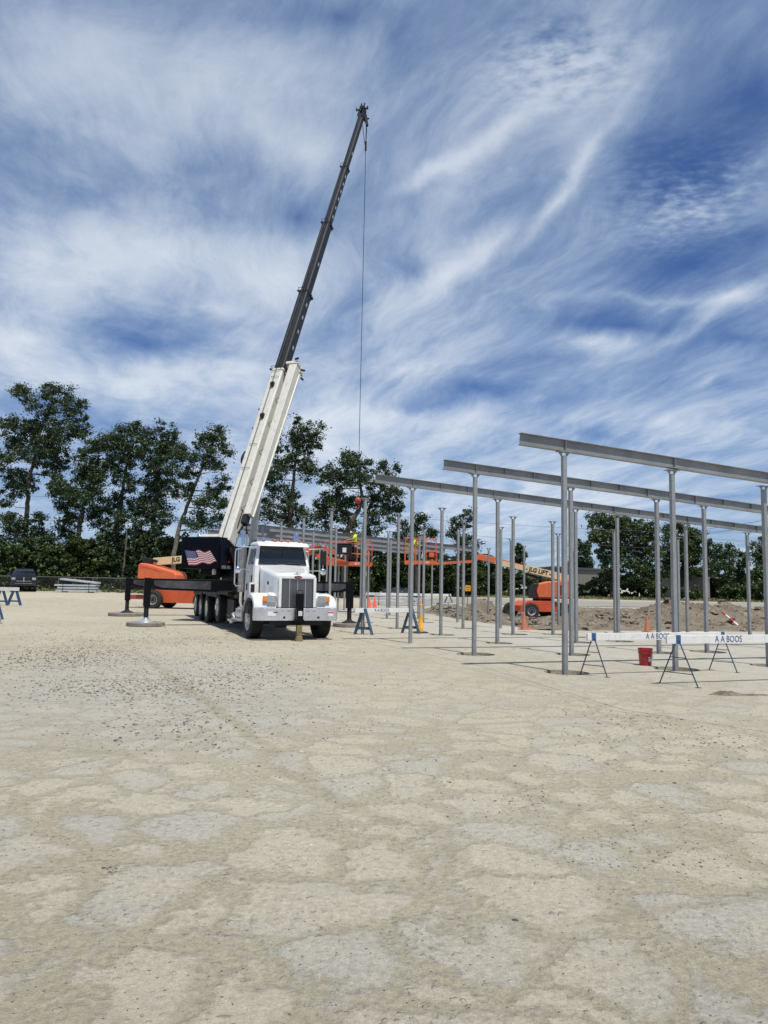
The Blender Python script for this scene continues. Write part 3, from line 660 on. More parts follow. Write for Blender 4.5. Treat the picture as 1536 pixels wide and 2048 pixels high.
# grille surround ring + grille
m = MB()
m.box((-.51, -1.06, 1.35), (.095, .1, .87)); m.box((.51, -1.06, 1.35), (.095, .1, .87)); m.box((0, -1.06, 1.80), (1.115, .1, .12), None, .93, 1)
m.build('grille_surround', white_paint, T, bevel=.03)
grl_m = mat('grille_mesh', (.22, .22, .22), .4, metal=.7, var=.3, vs=30)
m = MB(); m.box((0, -1.045, 1.33), (.93, .03, .83)); gr_o = m.build('grille', grl_m, T)
m = MB()
for i in range(34): m.box((0, -1.065, .94+i*.0237), (.91, .008, .009))
m.build('grille_slats', grl_m, gr_o)
m = MB()
for x in (-.235, -.0, .235): m.box((x, -1.078, 1.33), (.016, .014, .82))
m.build('grille_bars', alu, gr_o)
m = MB()
for a in ((0, 1.748, .95, .02), (0, .925, .95, .02)): m.box((a[0], -1.075, a[1]), (a[2], .03, a[3]))
for x in (-.465, .465): m.box((x, -1.075, 1.337), (.018, .03, .82))
m.build('grille_trim', dark_m, gr_o)
m = MB(); m.lathe([(0, .02), (.75, .018), (.95, .01), (1, 0)], 32, Matrix.Translation((0, -1.112, 1.80)) @ Matrix.Rotation(PI/2, 4, 'X') @ Matrix.Diagonal((.115, .046, 1, 1)))
bd = m.build('badge', mat('badge_red', (.16, .02, .015), .35), T, smooth=True)
text('badge_writing', 'Peterbilt', .045, chrome, bd, frame((0, -1.134, 1.80), (1, 0, 0), (0, 0, 1)), shear=.4)
m = MB(); m.box((0, -1.02, 1.905), (.22, .03, .012)); m.ball((0, -1.0, 1.925), (.03, .05, .022)); m.build('hood_ornament', chrome, T)
m = MB(); m.cyl((-.60, -.05, 1.62), (-.655, -.05, 1.62), .05); m.build('air_intake_grommet', rubber_hose, T)
m = MB(); m.prism([(.95, 1.16), (.95, 2.12), (.97, 2.12), (.97, 1.16)], -.68, -.669, 'x'); m.build('hood_seam', dark_m, T)
# fenders
for sx in (-1, 1):
    def sec(py, pz, ny_, nz_, w0=.60, w1=1.23, th=.05, r=.12):
        pts = []
        prof = [(w0, 0), (w1-r, 0), (w1-r*.5, -.018), (w1-.012, -r*.45), (w1, -r*1.2), (w1-.03, -r*1.2), (w1-.06, -r*.5), (w1-r, -th), (w0, -th)]
        for a, b in prof: pts.append((sx*a, py+ny_*b, pz+nz_*b))
        return pts
    path = [(-1.02, .92, -1, .08), (-1.0, 1.04, -.98, .2), (-.90, 1.17, -.8, .6), (-.72, 1.27, -.5, .86), (-.48, 1.325, -.25, .97), (-.2, 1.33, 0, 1), (.1, 1.30, .2, .98), (.38, 1.20, .5, .87), (.60, 1.03, .75, .66), (.74, .80, .93, .35)]
    m = MB(); m.loft([sec(*p) for p in path]); fn = m.build('fender', white_paint, T, smooth=True)
    m = MB()
    pts = [(-.62, .95), (-1.02, .93), (-1.03, 1.16), (-.93, 1.3), (-.62, 1.36)]
    m.prism(pts, sx*.58, sx*.78, 'x'); m.build('fender_inner', white_paint, fn, bevel=.05)
    m = MB(); m.box((sx*.74, -1.04, 1.17), (.27, .07, .19)); hl = m.build('headlight', chrome, T, bevel=.02)
    m = MB(); m.box((sx*.70, -1.078, 1.17), (.125, .012, .14)); m.box((sx*.815, -1.078, 1.17), (.085, .012, .14)); m.build('lens', glass_c, hl, bevel=.02)
    m = MB(); m.box((sx*.93, -1.0, 1.17), (.12, .13, .17)); m.build('turn_signal', amber, T, bevel=.025)
    m = MB(); m.box((sx*1.19, .12, .86), (.05, .5, .3)); m.prism([(.62, .45), (.80, .45), (.80, 1.0), (.62, 1.1)], sx*.75, sx*1.2, 'x'); m.build('mud_flap', rubber_hose, T)
# bumper
prof = []
m = MB(); rings = []
for x, dy in ((-1.225, .34), (-1.22, .16), (-1.14, .05), (-1.0, .008), (-.5, 0), (0, 0), (.5, 0), (1.0, .008), (1.14, .05), (1.22, .16), (1.225, .34)):
    y = -1.22+dy; rings.append([(x, y, .57), (x, y, .90), (x, y+.03, .915), (x, y+.05, .90), (x, y+.05, .57), (x, y+.03, .56)])
m.loft(rings); bmp = m.build('bumper', alu, T, smooth=True)
for x, z, w, h, mm, nm in ((-.76, .76, .24, .13, conc_d, 'decal'), (.97, .76, .15, .14, conc_d, 'decal'), (.97, .80, .15, .035, label_red, 'decal_header'), (-.66, .80, .12, .03, dark_m, 'decal_header'), (-.40, .655, .065, .06, dark_m, 'tow_hole'), (.60, .655, .065, .06, dark_m, 'tow_hole')):
    m = MB(); m.box((x, -1.2215 if 'hole' in nm or nm == 'decal' else -1.2235, z), (w, .004, h)); m.build(nm, mm, bmp)
for x in (-.45, -.3, -.24, .24, .3, .45, .5):
    m = MB(); m.cyl((x, -1.219, .84), (x, -1.23, .84), .013, seg=8); m.build('bolt', dark_m, bmp)
m = MB(); m.box((0, -.93, .50), (1.5, .45, .14)); m.box((0, -.3, .48), (1.7, .12, .12)); m.box((-.35, -.6, .42), (.25, .5, .16)); m.build('front_crossmember', dark_m, T, bevel=.02)
# front stabiliser jack
m = MB(); m.box((0, -1.36, .93), (.19, .19, .80)); m.box((0, -1.30, .55), (.26, .26, .12)); jk = m.build('front_jack', black_paint, T, bevel=.012)
m = MB(); m.tube([(-.08, -1.36, 1.33), (-.08, -1.36, 1.42), (.08, -1.36, 1.42), (.08, -1.36, 1.33)], .012, 6); m.build('jack_handle', dark_m, jk)
m = MB(); m.box((0, -1.36, .27), (.15, .15, .34)); m.box((0, -1.36, .07), (.22, .2, .14), None, .7, .8); m.build('jack_leg', mat('worn_brass_paint', (.23, .18, .09), .5, metal=.4, var=.4, vs=9), jk, bevel=.01)
m = MB(); m.box((0, -1.4575, .78), (.11, .004, .13)); m.build('jack_label', conc_d, jk)
text('jack_label_writing', 'U', .09, dark_m, jk, frame((0, -1.461, .78), (1, 0, 0), (0, 0, 1)))
# cab
m = MB(); m.box8([(-.97, 1.0, .95), (.97, 1.0, .95), (.97, 2.32, .95), (-.97, 2.32, .95), (-.93, 1.03, 2.16), (.93, 1.03, 2.16), (.93, 2.32, 2.16), (-.93, 2.32, 2.16)])
m.box8([(-.93, 1.03, 2.16), (.93, 1.03, 2.16), (.93, 2.32, 2.16), (-.93, 2.32, 2.16), (-.80, 1.22, 2.82), (.80, 1.22, 2.82), (.84, 2.28, 2.84), (-.84, 2.28, 2.84)])
cab = m.build('cab', white_paint, T, bevel=.05); cab.scale = (.95, 1.1, 1); cab.location = (.06, -.1, 0)
m = MB(); m.box8([(-.83, 1.08, 2.80), (.83, 1.08, 2.80), (.86, 2.3, 2.84), (-.86, 2.3, 2.84), (-.72, 1.22, 2.93), (.72, 1.22, 2.93), (.74, 2.2, 2.95), (-.74, 2.2, 2.95)])
m.build('roof', white_paint, cab, bevel=.05)
def fpt(u, w, dy=0):  # front glass plane; u -1..1, w 0..1
    z = 2.16+.66*w; y = 1.03+.19*w; hw = .93-.13*w; return (u*hw, y-dy, z)
m = MB(); m.box8([fpt(-.85, .1, .004), fpt(.85, .1, .004), fpt(.85, .1, -.03), fpt(-.85, .1, -.03), fpt(-.85, .93, .004), fpt(.85, .93, .004), fpt(.85, .93, -.03), fpt(-.85, .93, -.03)])
wsd = m.build('windshield', glass_d, cab)
m = MB()
for u, v_ in (((-.87, .07), (-.87, .96)), ((.87, .07), (.87, .96)), ((-.87, .96), (.87, .96)), ((-.87, .07), (.87, .07)), ((0, .07), (0, .96))):
    m.tube([fpt(u[0], u[1], .012), fpt(v_[0], v_[1], .012)], .018 if u[0] else .01, 6)
m.build('windshield_seal', rubber_hose, wsd)
for s in (-.42, .42):
    m = MB(); m.tube([fpt(s-.3, .10, .035), fpt(s+.22, .13, .04)], .011, 6); m.tube([(s*.9+.2, 1.0, 2.19), fpt(s+.1, .13, .05)], .012, 6); m.build('wiper', rubber_hose, wsd)
m = MB(); m.box8([(-.86, .93, 2.76), (.86, .93, 2.76), (.86, 1.15, 2.86), (-.86, 1.15, 2.86), (-.85, .94, 2.80), (.85, .94, 2.80), (.85, 1.16, 2.90), (-.85, 1.16, 2.90)]); m.build('sun_visor', white_paint, cab, bevel=.012)
for x in (-.62, -.22, 0, .22, .62):
    m = MB(); m.ball((x, 1.28, 2.965), (.06, .10, .045), 12, 6); m.build('roof_light', marker, cab, smooth=True)
m = MB(); m.tube([(-.66, 1.7, 2.96), (-.62, 1.2, 3.0)], [.035, .07], 10); m.build('air_horn', chrome, cab)
for sx in (-1, 1):
    m = MB()
    m.box8([(sx*.944, 1.20, 2.2), (sx*.944, 1.95, 2.2), (sx*.93, 1.95, 2.2), (sx*.93, 1.20, 2.2), (sx*.85, 1.30, 2.70), (sx*.856, 1.95, 2.70), (sx*.84, 1.95, 2.70), (sx*.83, 1.30, 2.70)])
    m.build('side_window', glass_d, cab)
    dr = MB(); dr.box8([(sx*.985, 1.12, 1.02), (sx*.985, 2.05, 1.02), (sx*.96, 2.05, 1.02), (sx*.96, 1.12, 1.02), (sx*.945, 1.14, 2.12), (sx*.945, 2.05, 2.12), (sx*.92, 2.05, 2.12), (sx*.92, 1.14, 2.12)]); d_ = dr.build('door', white_paint, cab, bevel=.01)
    m = MB(); m.box((sx*.965, 1.72, 1.95), (.03, .16, .035)); m.build('door_handle', chrome, d_)
    m = MB(); m.box8([(sx*.985, 1.2, 1.35), (sx*.985, 1.32, 1.35), (sx*.97, 1.32, 1.35), (sx*.97, 1.2, 1.35), (sx*.967, 1.2, 1.85), (sx*.967, 1.32, 1.85), (sx*.95, 1.32, 1.85), (sx*.95, 1.2, 1.85)]); m.build('door_vent_window', glass_d, d_)
    m = MB(); m.box((sx*.985, 1.85, 1.48), (.02, .07, .22)); m.build('grab_recess', dark_m, d_)
# toolbox / step, tank
for sx in (-1, 1):
    m = MB(); m.cyl((sx*.86, 1.5, .62), (sx*.86, 2.5, .62), .25, seg=24); m.build('fuel_tank', alu, T, smooth=True)
    m = MB(); m.box((sx*1.08, 1.8, .46), (.26, 1.5, .03)); m.box((sx*1.06, 1.75, .78), (.2, .8, .03)); m.box((sx*1.15, 1.1, .6), (.06, .05, .3)); m.build('step', alu, T)
m = MB(); m.tube([(-1.16, 2.55, .62), (-1.05, 2.6, .42), (-1.1, 3.2, .3)], .06, 8); m.box((-.98, 2.75, .38), (.55, .55, .06)); m.build('step_bracket', alu, T)
# exhaust stacks
for sx in (-1, 1):
    m = MB(); m.tube([(sx*.78, 2.6, .75), (sx*.86, 2.6, .82), (sx*.91, 2.6, .98), (sx*.91, 2.6, 3.05), (sx*.91, 2.62, 3.2), (sx*.91, 2.75, 3.31)], [.065, .065, .065, .07, .075, .075], 14)
    ex = m.build('exhaust_stack', chrome, T, smooth=True)
    m = MB(); m.cyl((sx*.91, 2.6, 1.3), (sx*.91, 2.6, 2.75), .125, seg=20); m.build('heat_shield', mat('shield_metal', (.34, .33, .31), .38, metal=.85, var=.35, vs=5), ex, smooth=True)
    m = MB(); m.tube([(sx*1.02, 2.3, 2.72), (sx*1.20, 2.2, 2.68), (sx*1.22, 2.2, 2.6), (sx*1.22, 2.2, 1.58), (sx*1.16, 2.25, 1.5), (sx*1.0, 2.35, 1.5)], .021, 8); m.build('grab_rail', alu, T)
# mirrors
for sx in (-1, 1):
    m = MB()
    for z in (2.72, 2.02): m.tube([(sx*.93, 1.15, z), (sx*1.36, .95, z+.02)], .016, 8)
    m.tube([(sx*1.36, .95, 2.78), (sx*1.36, .95, 1.98)], .014, 8); mr = m.build('mirror', chrome, T)
    if sx > 0:
        m = MB(); m.box((sx*1.36, .94, 2.44), (.20, .07, .46)); m.build('mirror_housing', dark_m, mr, bevel=.02)
    m = MB(); m.ball((sx*1.36, .93, 2.0), (.11, .06, .11), 14, 8); m.build('spot_mirror', chrome, mr, smooth=True)
# air cleaner canister beside the hood on the near side
m = MB(); m.tube([(-.92, .86, 1.25), (-.92, .86, 1.62)], .085, 14); m.box((-.98, .72, 1.45), (.12, .1, .3)); m.build('side_canister', white_paint, T, bevel=.01)
m = MB(); m.box((-.95, .62, 1.45), (.10, .09, .24)); m.build('canister_bracket', dark_m, T)
# wheels
tyre_me = {}
def wheel(x, y, z, side, R=.54, W=.31, dual=False, steer=0., deep=.06, name='wheel', white=True):
    """side -1: outboard face toward -x"""
    w = empty(name, (x, y, z)); w.parent = T; w.rotation_euler = (0, 0, steer)
    M = Matrix.Rotation(side*PI/2, 4, 'Y')
    key = (R, W, dual, side)
    prof = [(R*.56, -W*.36), (R*.60, -W*.46), (R*.82, -W*.52), (R*.95, -W*.46), (R*.985, -W*.42)]
    n = 5
    for i in range(n):
        a = -W*.42+W*.84*i/n; b = -W*.42+W*.84*(i+1)/n; g = .012
        prof += [(R, a+g), (R, b-g)]+([(R-.02, b-g+.003), (R-.02, b+g-.003)] if i < n-1 else [])
    prof += [(R*.985, W*.42), (R*.95, W*.46), (R*.82, W*.52), (R*.60, W*.46), (R*.56, W*.36), (R*.55, 0), (R*.56, -W*.36)]
    m = MB(M); m.lathe(prof, 40)
    if dual: m.lathe([(r, h-W*1.12) for r, h in prof], 40)
    m.build('tyre', rubber, w, smooth=True)
    dd = -.01 if dual else deep
    prof = [(R*.56, W*.44), (R*.585, W*.47), (R*.55, W*.38), (R*.53, W*.1+dd*.3), (R*.50, dd), (R*.30, dd+.03), (R*.20, dd+.05), (R*.19, dd+.13), (R*.12, dd+.15), (0, dd+.15)]
    m = MB(M); m.lathe(prof, 40)
    for i in range(10):
        a = 2*PI*i/10; m.cyl((R*.25*math.cos(a), R*.25*math.sin(a), dd+.03), (R*.25*math.cos(a), R*.25*math.sin(a), dd+.075), .017, seg=6)
    m.k = 1
    for i in range(10):
        a = 2*PI*(i+.5)/10; c, s = math.cos(a), math.sin(a); m.cyl((R*.41*c, R*.41*s, dd+.010), (R*.41*c, R*.41*s, dd+.022), .036, seg=10)
    rim = m.build('rim', [rim_m, dark_m], w, smooth=True)
    return w
wheel(-1.03, 0, .54, -1, W=.37, R=.545, steer=math.radians(2)); wheel(1.03, 0, .54, 1, W=.37, R=.545, steer=math.radians(2))
wheel(-1.04, 5.7, .70, -1, W=.30); wheel(1.04, 5.7, .70, 1, W=.30)
for y in (8.2, 9.9): wheel(-1.06, y, .56, -1, dual=True, R=.54); wheel(1.06, y, .56, 1, dual=True, R=.54)
wheel(-1.04, 11.6, .62, -1, W=.30); wheel(1.04, 11.6, .62, 1, W=.30)
m = MB()
for y in (0, 5.7, 8.2, 9.9, 11.6): m.cyl((-.9, y, .56), (.9, y, .56), .07); m.ball((0, y, .56), .2, 12, 8)
m.build('axles', dark_m, T)
m = MB()
for sx in (-1, 1): m.box((sx*.42, 6.3, .92), (.09, 14.2, .28))
m.box((0, 3.6, .78), (.8, 1.2, .5)); m.box((-.75, 4.0, .75), (.5, 1.3, .55)); m.box((.75, 4.0, .75), (.5, 1.3, .55)); m.box((0, 2.75, 1.0), (1.7, .3, .5)); m.build('chassis_frame', dark_m, T, bevel=.01)
m = MB(); m.box((0, 8.6, 1.24), (2.42, 10.4, .12)); m.box((0, 9.6, 1.42), (1.1, 4.5, .26)); m.box((-1.1, 3.0, 1.5), (.05, .05, .5)); m.box((0, 3.0, 1.35), (2.0, .7, .5)); bed = m.build('deck', black_paint, T, bevel=.01)
m = MB()
for i in range(7): m.box((-.9+.25*(i % 3), 11.3+.22*i, 1.4), (.16, .3, .16+.05*(i % 2)))
m.build('rigging_gear', mat('rigging_red', (.22, .03, .03), .6, var=.5, vs=9, col2=(.35, .3, .25)), T, bevel=.02)
m = MB()
for sx in (-1, 1):
    for y in (7.0, 10.8): m.box((sx*1.19, y, 1.13), (.05, 2.6, .14))
m.build('deck_side_rail', dark_m, T)
m = MB(); m.box((-1.223, 6.9, 1.32), (.012, .22, .07)); m.build('deck_marker_lamp', conc_d, T)
# outriggers
def outrigger(y, xl, sx, top=1.70, bot=1.24, pz=.14, drop=None):
    o = MB()
    o.prism([(sx*.55, bot), (sx*.55, top), (sx*1.3, top), (sx*abs(xl)*.98, top), (sx*abs(xl)*.98, top-.30), (sx*(abs(xl)-.35), bot+.06), (sx*1.25, bot)], y-.16, y+.16, 'y')
    ob = o.build('outrigger_beam', black_paint, T, bevel=.015)
    o = MB(); o.prism([(sx*1.4, bot+.08), (sx*1.4, top-.07), (sx*(abs(xl)-.22), top-.07), (sx*(abs(xl)-.22), top-.24), (sx*(abs(xl)-.5), bot+.13)], y-.172, y-.161, 'y'); o.build('beam_side_plate', mat('worn_black_steel', (.05, .052, .058), .4, var=.5, vs=1.4, grime=.4), ob)
    o = MB(); o.box((xl, y, (top+.72)/2), (.24, .24, top-.72+.04)); lg = o.build('outrigger_leg', black_paint, ob, bevel=.012)
    o = MB(); o.cyl((xl, y, .72), (xl, y, pz+.14), .085, seg=18); o.build('jack_tube', dark_m, ob, smooth=True)
    o = MB(); o.lathe([(0, .16), (.09, .16), (.11, .10), (.27, .03), (.30, 0)], 24, Matrix.Translation((xl, y, pz+.004))); o.build('jack_foot', alu if (sx < 0 and y < 8) else dark_m, ob, smooth=True)
    g = truck_M @ V((xl, y, 0))
    return g
truck_M = Matrix.Translation(truck.location) @ Matrix.Rotation(TH, 4, 'Z')
pads = []
pads.append((outrigger(6.1, -3.62, -1), .66, 'round grey outrigger pad nearest the camera, left of the crane truck'))
pads.append((outrigger(5.2, 3.75, 1), .62, 'round grey outrigger pad behind the blue-legged barricade, right of the truck'))
pads.append((outrigger(14.0, -3.9, -1), .80, 'round grey outrigger pad farther back, left of the crane truck'))
pads.append((outrigger(14.0, 3.9, 1), .66, 'round grey outrigger pad at the far right corner behind the truck'))
for g, r, lab in pads:
    m = MB(); m.lathe([(0, .14), (r-.02, .14), (r, .12), (r, .02), (r-.02, .0), (0, 0)], 40); o = m.build('outrigger_pad', pad_m, loc=(g.x, g.y, .002)); tag(o, lab, 'outrigger pad', 'pads under the outriggers')
    o.data.polygons.foreach_set('use_smooth', [False]*len(o.data.polygons))
    if 'round grey outrigger pad farther' in lab or 'nearest' in lab:
        h = MB(); h.tube([(r*.7, -r*.5, .15), (r*.95, -r*.7, .12), (r*1.15, -r*.55, .02), (r*1.3, -r*.8, .012)], .012, 6); h.build('rope_handle', mat('pad_rope', (.35, .31, .15), .8), o)
# turret
PHI = math.radians(-18.55)-TH
C0 = truck_M.inverted() @ V((-6.05, 31.75, 0))
TM = Matrix.Translation((C0.x, C0.y, 0)) @ Matrix.Rotation(PHI, 4, 'Z')   # local y = boom direction
m = MB(TM); m.cyl((0, 0, 1.5), (0, 0, 1.78), .62, seg=32); m.build('slewing_ring', dark_m, T)
m = MB(TM)
m.box((0.0, -.1, 2.05), (1.0, 2.3, .52)); m.box((-.5, -1.35, 2.0), (.9, .5, .24)); 
m.prism([(-1.30, 2.3), (-1.62, 2.8), (-1.50, 3.02), (-1.15, 3.02), (.2, 2.3)], -.42, -.36, 'x'); m.prism([(-1.30, 2.3), (-1.62, 2.8), (-1.50, 3.02), (-1.15, 3.02), (.2, 2.3)], .36, .42, 'x')
m.build('turret', black_paint, T, bevel=.015)
cw = MB(TM); cw.box((-.62, -1.62, 2.76), (1.72, 1.15, 1.28)); cwt = cw.build('counterweight', navy, T, bevel=.03)
sd = MB(TM); sd.box((.262, -.62, 2.60), (.022, 3.0, .96)); sd.build('side_panel', navy, T)
# coordinates on the rear face of the counterweight: x from -1.48 to .24, z 1.75..3.05
def face(s, t, d=0.): return (-1.48+1.72*s, -2.195-.004-d, 2.12+1.28*t)
def flagpt(u, v):
    TL = V((.085, .555)); TRp = V((.755, .545)); BR = V((.955, .19)); BL = V((.215, .085))
    p = (TL.lerp(TRp, u)).lerp(BL.lerp(BR, u), v)
    return V((p.x, p.y+.030*math.sin(u*PI*4.2+.6+v*.8)*(.4+u)+.02*math.sin(u*PI)))
m = MB(TM); NU = 36
for st_ in range(13):
    m.k = 0 if st_ % 2 == 0 else 1
    for i in range(NU):
        u0, u1, v0, v1 = i/NU, (i+1)/NU, st_/13, (st_+1)/13
        if st_ < 7 and u0 < .42: continue
        q = [flagpt(*a) for a in ((u0, v0), (u1, v0), (u1, v1), (u0, v1))]; m.add([face(a.x, a.y) for a in q], [(0, 3, 2, 1)])
m.k = 2
for i in range(15):
    for j in range(7):
        q = [flagpt(*a) for a in ((i*.028, j/13), ((i+1)*.028, j/13), ((i+1)*.028, (j+1)/13), (i*.028, (j+1)/13))]; m.add([face(a.x, a.y) for a in q], [(0, 3, 2, 1)])
m.k = 1
for r_ in range(9):
    for c_ in range(6 if r_ % 2 == 0 else 5):
        a = flagpt((.035+(c_+(0 if r_ % 2 == 0 else .5))*.07), (.035+r_*.058)); e = .009
        m.add([face(a.x-e, a.y, .003), face(a.x, a.y-e, .003), face(a.x+e, a.y, .003), face(a.x, a.y+e, .003)], [(0, 1, 2, 3)])
m.build('flag_decal', [flag_r, flag_w, flag_b], cwt, fixn=False)
# orange emblem and grey lettering plates on the side face
orl = mat('emblem_orange', (.60, .10, .03), .5)
def sface(a, z, d=0.): return (.276+d, -2.05+1.9*a, z)
m = MB(TM)
m.add([sface(.33, 2.38, .004), sface(.40, 2.38, .004), sface(.40, 3.0, .004), sface(.33, 3.0, .004)], [(0, 1, 2, 3)])
m.add([sface(.33, 3.0, .004), sface(.52, 3.0, .004), sface(.50, 2.9, .004), sface(.33, 2.9, .004)], [(0, 1, 2, 3)])
m.add([sface(.40, 2.58, .0045), sface(.60, 2.72, .0045), sface(.60, 2.6, .0045), sface(.46, 2.5, .0045)], [(0, 1, 2, 3)])
m.add([sface(.28, 2.38, .004), sface(.28, 2.47, .004), sface(.62, 2.47, .004), sface(.62, 2.38, .004)], [(0, 1, 2, 3)])
m.add([sface(.50, 2.38, .005), sface(.62, 2.38, .005), sface(.60, 2.6, .005), sface(.54, 2.6, .005)], [(0, 1, 2, 3)])
m.build('emblem', orl, T, fixn=False)
m = MB(TM)
for a, b in ((.02, .2), (.24, .62), (.66, .98)):
    m.add([sface(a, 2.14, .004), sface(b, 2.14, .004), sface(b, 2.27, .004), sface(a, 2.27, .004)], [(0, 1, 2, 3)])
m.build('lettering_plate', mat('plate_grey', (.16, .16, .17), .5, var=.4, vs=22), T, fixn=False)
m = MB(TM); m.cyl((-1.05, -1.45, 3.42), (-.2, -1.45, 3.42), .13, seg=20); m.build('winch_cover', cream, T, smooth=True)
m = MB(TM); m.ball((-1.15, -1.45, 3.44), .12, 14, 10); m.tube([(-1.2, -1.4, 3.38), (-1.2, -1.2, 3.55), (-.9, -1.2, 3.55)], .02, 6); m.build('winch_end', chrome, T, smooth=True)
m = MB(TM); m.cyl((-.12, -1.9, 1.9), (-.12, -1.9, 2.12), .08); m.build('hydraulic_canister', conc_d, T)
m = MB(TM)
for i in range(5): m.tube([(.30, .3+.05*i, 2.0), (.38, .35, 2.6+.1*i), (.34, -.1, 3.1), (.40, .6, 3.3+.05*i)], .018, 6)
m.build('hydraulic_hoses', rubber_hose, T)
# boom, in its own frame: y along boom, z the upper normal, x right
PB = V((-6.53, 30.3, 3.30)); TIP = V((-1.93, 44., 31.02))
bd_ = (TIP-PB).normalized(); bx = bd_.cross(V((0, 0, 1))).normalized(); bz = bx.cross(bd_)
BW = Matrix((bx, bd_, bz)).transposed().to_4x4(); BW.translation = PB
BM = truck_M.inverted() @ BW
def bsec(w, h, t, top=0.):
    b = [(-w/2+.05, 0), (w/2-.05, 0), (w/2, -.05), (w/2, -h*.66), (w*.30, -h), (-w*.30, -h), (-w/2, -h*.66), (-w/2, -.05)]
    return [(x, t, z+.05-top) for x, z in b]
secs = [(0, 9.45, .60, .80, 0, cream), (9.0, 14.95, .51, .68, .05, boom_grey), (14.5, 20.5, .44, .58, .08, boom_grey), (20.0, 25.7, .375, .49, .11, boom_grey), (25.3, 31.3, .315, .40, .14, boom_grey)]
par = T
BOOM = []
for a, b, w, h, tp, mm in secs:
    m = MB(BM); m.loft([bsec(w, h, a, tp), bsec(w, h, b, tp)]); o = m.build('boom_section', mm, par, bevel=.012); BOOM.append(o)
for i, (a, b, w, h, tp, mm) in enumerate(secs[:4]):
    m = MB(BM); m.loft([bsec(w+.05, h+.05, b-.10, tp-.025), bsec(w+.05, h+.05, b, tp-.025)]); m.build('collar', mm, BOOM[i])
    m = MB(BM); zt = .08-tp
    m.tube([(-w*.42, b-.02, zt), (-w*.42, b-.02, zt+.16), (w*.30, b-.02, zt+.16), (w*.30, b-.02, zt)], .014, 6)
    m.cyl((-w*.62, b-.05, zt), (-w*.5, b-.05, zt), .05, seg=10); m.box((w*.56, b-.03, -h*.55), (.05, .12, .12)); m.box((w*.45, b+.02, -h*.9), (.10, .10, .16))
    m.build('rope_guide', dark_m, BOOM[i])
# base section details
m = MB(BM)
for t in (6.5, 8.4): m.box((.03, t, .10), (.16, .24, .12)); m.cyl((-.04, t, .15), (.12, t, .15), .07, seg=10)
m.build('rope_roller', dark_m, BOOM[0])
m = MB(BM)
for t, s in ((3.6, .0), (4.9, .0), (8.9, 0)): m.tube([(-.16, t, .055), (-.16, t, .10), (.2, t, .10), (.2, t, .055)], .010, 6)
for t in (2.6, 4.2, 5.9, 7.0): m.box((-.325, t, -.02), (.05, .08, .05))
m.build('boom_handles', dark_m, BOOM[0])
m = MB(BM); m.box((-.34, 4.3, -.18), (.14, .62, .34)); m.ball((-.35, 4.3, -.16), (.14, .36, .2), 12, 8); m.build('hose_reel', dark_m, BOOM[0], bevel=.03)
m = MB(BM); m.box((0, -.02, -.36), (.50, .05, .70)); m.build('boom_butt_plate', dark_m, BOOM[0])
m = MB(BM); m.box((.312, 1.2, -.25), (.012, .9, .05)); 
for t in (1.6, 3.0, 4.6, 6.2, 7.6): m.tube([(.306, t, -.12), (.40, t+.25, -.22)], .012, 6)
m.build('jib_brackets', dark_m, BOOM[0])
# section stencil marks down the right flank of the black sections
m = MB(BM)
for si, ts in ((1, (9.9, 11.1, 12.2, 13.2, 14.1)), (2, (17.2,)), (3, (21.2, 22.0, 22.8, 23.5, 24.2, 24.9)), (4, (27.2,))):
    a, b, w, h, tp, _ = secs[si]
    for t in ts: m.box((w/2+.004, t, -h*.36-tp), (.006, .22, .12)); 
m.build('boom_markings', mat('stencil_grey', (.30, .30, .31), .6, var=.5, vs=30), BOOM[1])
# stowed jib beside the base section
m = MB(BM)
def jsec(t, w, h, x): return [(x-w/2, t, -.02), (x+w/2, t, -.02), (x+w/2, t, -.02-h), (x-w/2, t, -.02-h)]
m.loft([jsec(1.3, .30, .34, .70), jsec(9.75, .40, .46, .71)]); jib = m.build('stowed_jib', cream, T, bevel=.012)
m = MB(BM); m.tube([(.86, 1.3, -.30), (.96, 9.4, -.42)], .045, 8); m.tube([(.80, 1.6, -.42), (.88, 9.4, -.58)], .035, 8); m.build('jib_chord', cream, jib)
m = MB(BM); m.box((.64, 9.82, -.2), (.62, .14, .44)); m.box((.93, 9.7, -.55), (.1, .3, .34)); m.build('jib_head', cream, jib, bevel=.01)
m = MB(BM); m.cyl((.80, 9.95, .06), (.98, 9.95, .10), .05); m.cyl((.98, 9.65, -.36), (1.2, 9.6, -.4), .045); m.cyl((.88, 9.5, -.75), (1.0, 9.4, -.8), .05); m.tube([(.38, 9.1, -.1), (.42, 9.6, .04)], .03, 6); m.build('jib_pins', dark_m, jib)
m = MB(BM); m.box((.60, 1.1, -.22), (.22, .4, .3)); m.tube([(.40, .5, -.3), (.62, 1.0, -.25), (.7, .6, -.5)], .05, 8); m.build('jib_foot', dark_m, jib)
# lift cylinder
m = MB(BM); p1 = BM.inverted() @ (TM @ V((.0, .75, 2.0))); m.cyl(tuple(p1), tuple(p1.lerp(V((0, 5.2, -.85)), .62)), .17, seg=20); m.cyl(tuple(p1.lerp(V((0, 5.2, -.85)), .6)), (0, 5.2, -.85), .11, seg=16); m.box((0, 5.2, -.85), (.34, .5, .2)); m.build('lift_cylinder', cream, T, smooth=True)
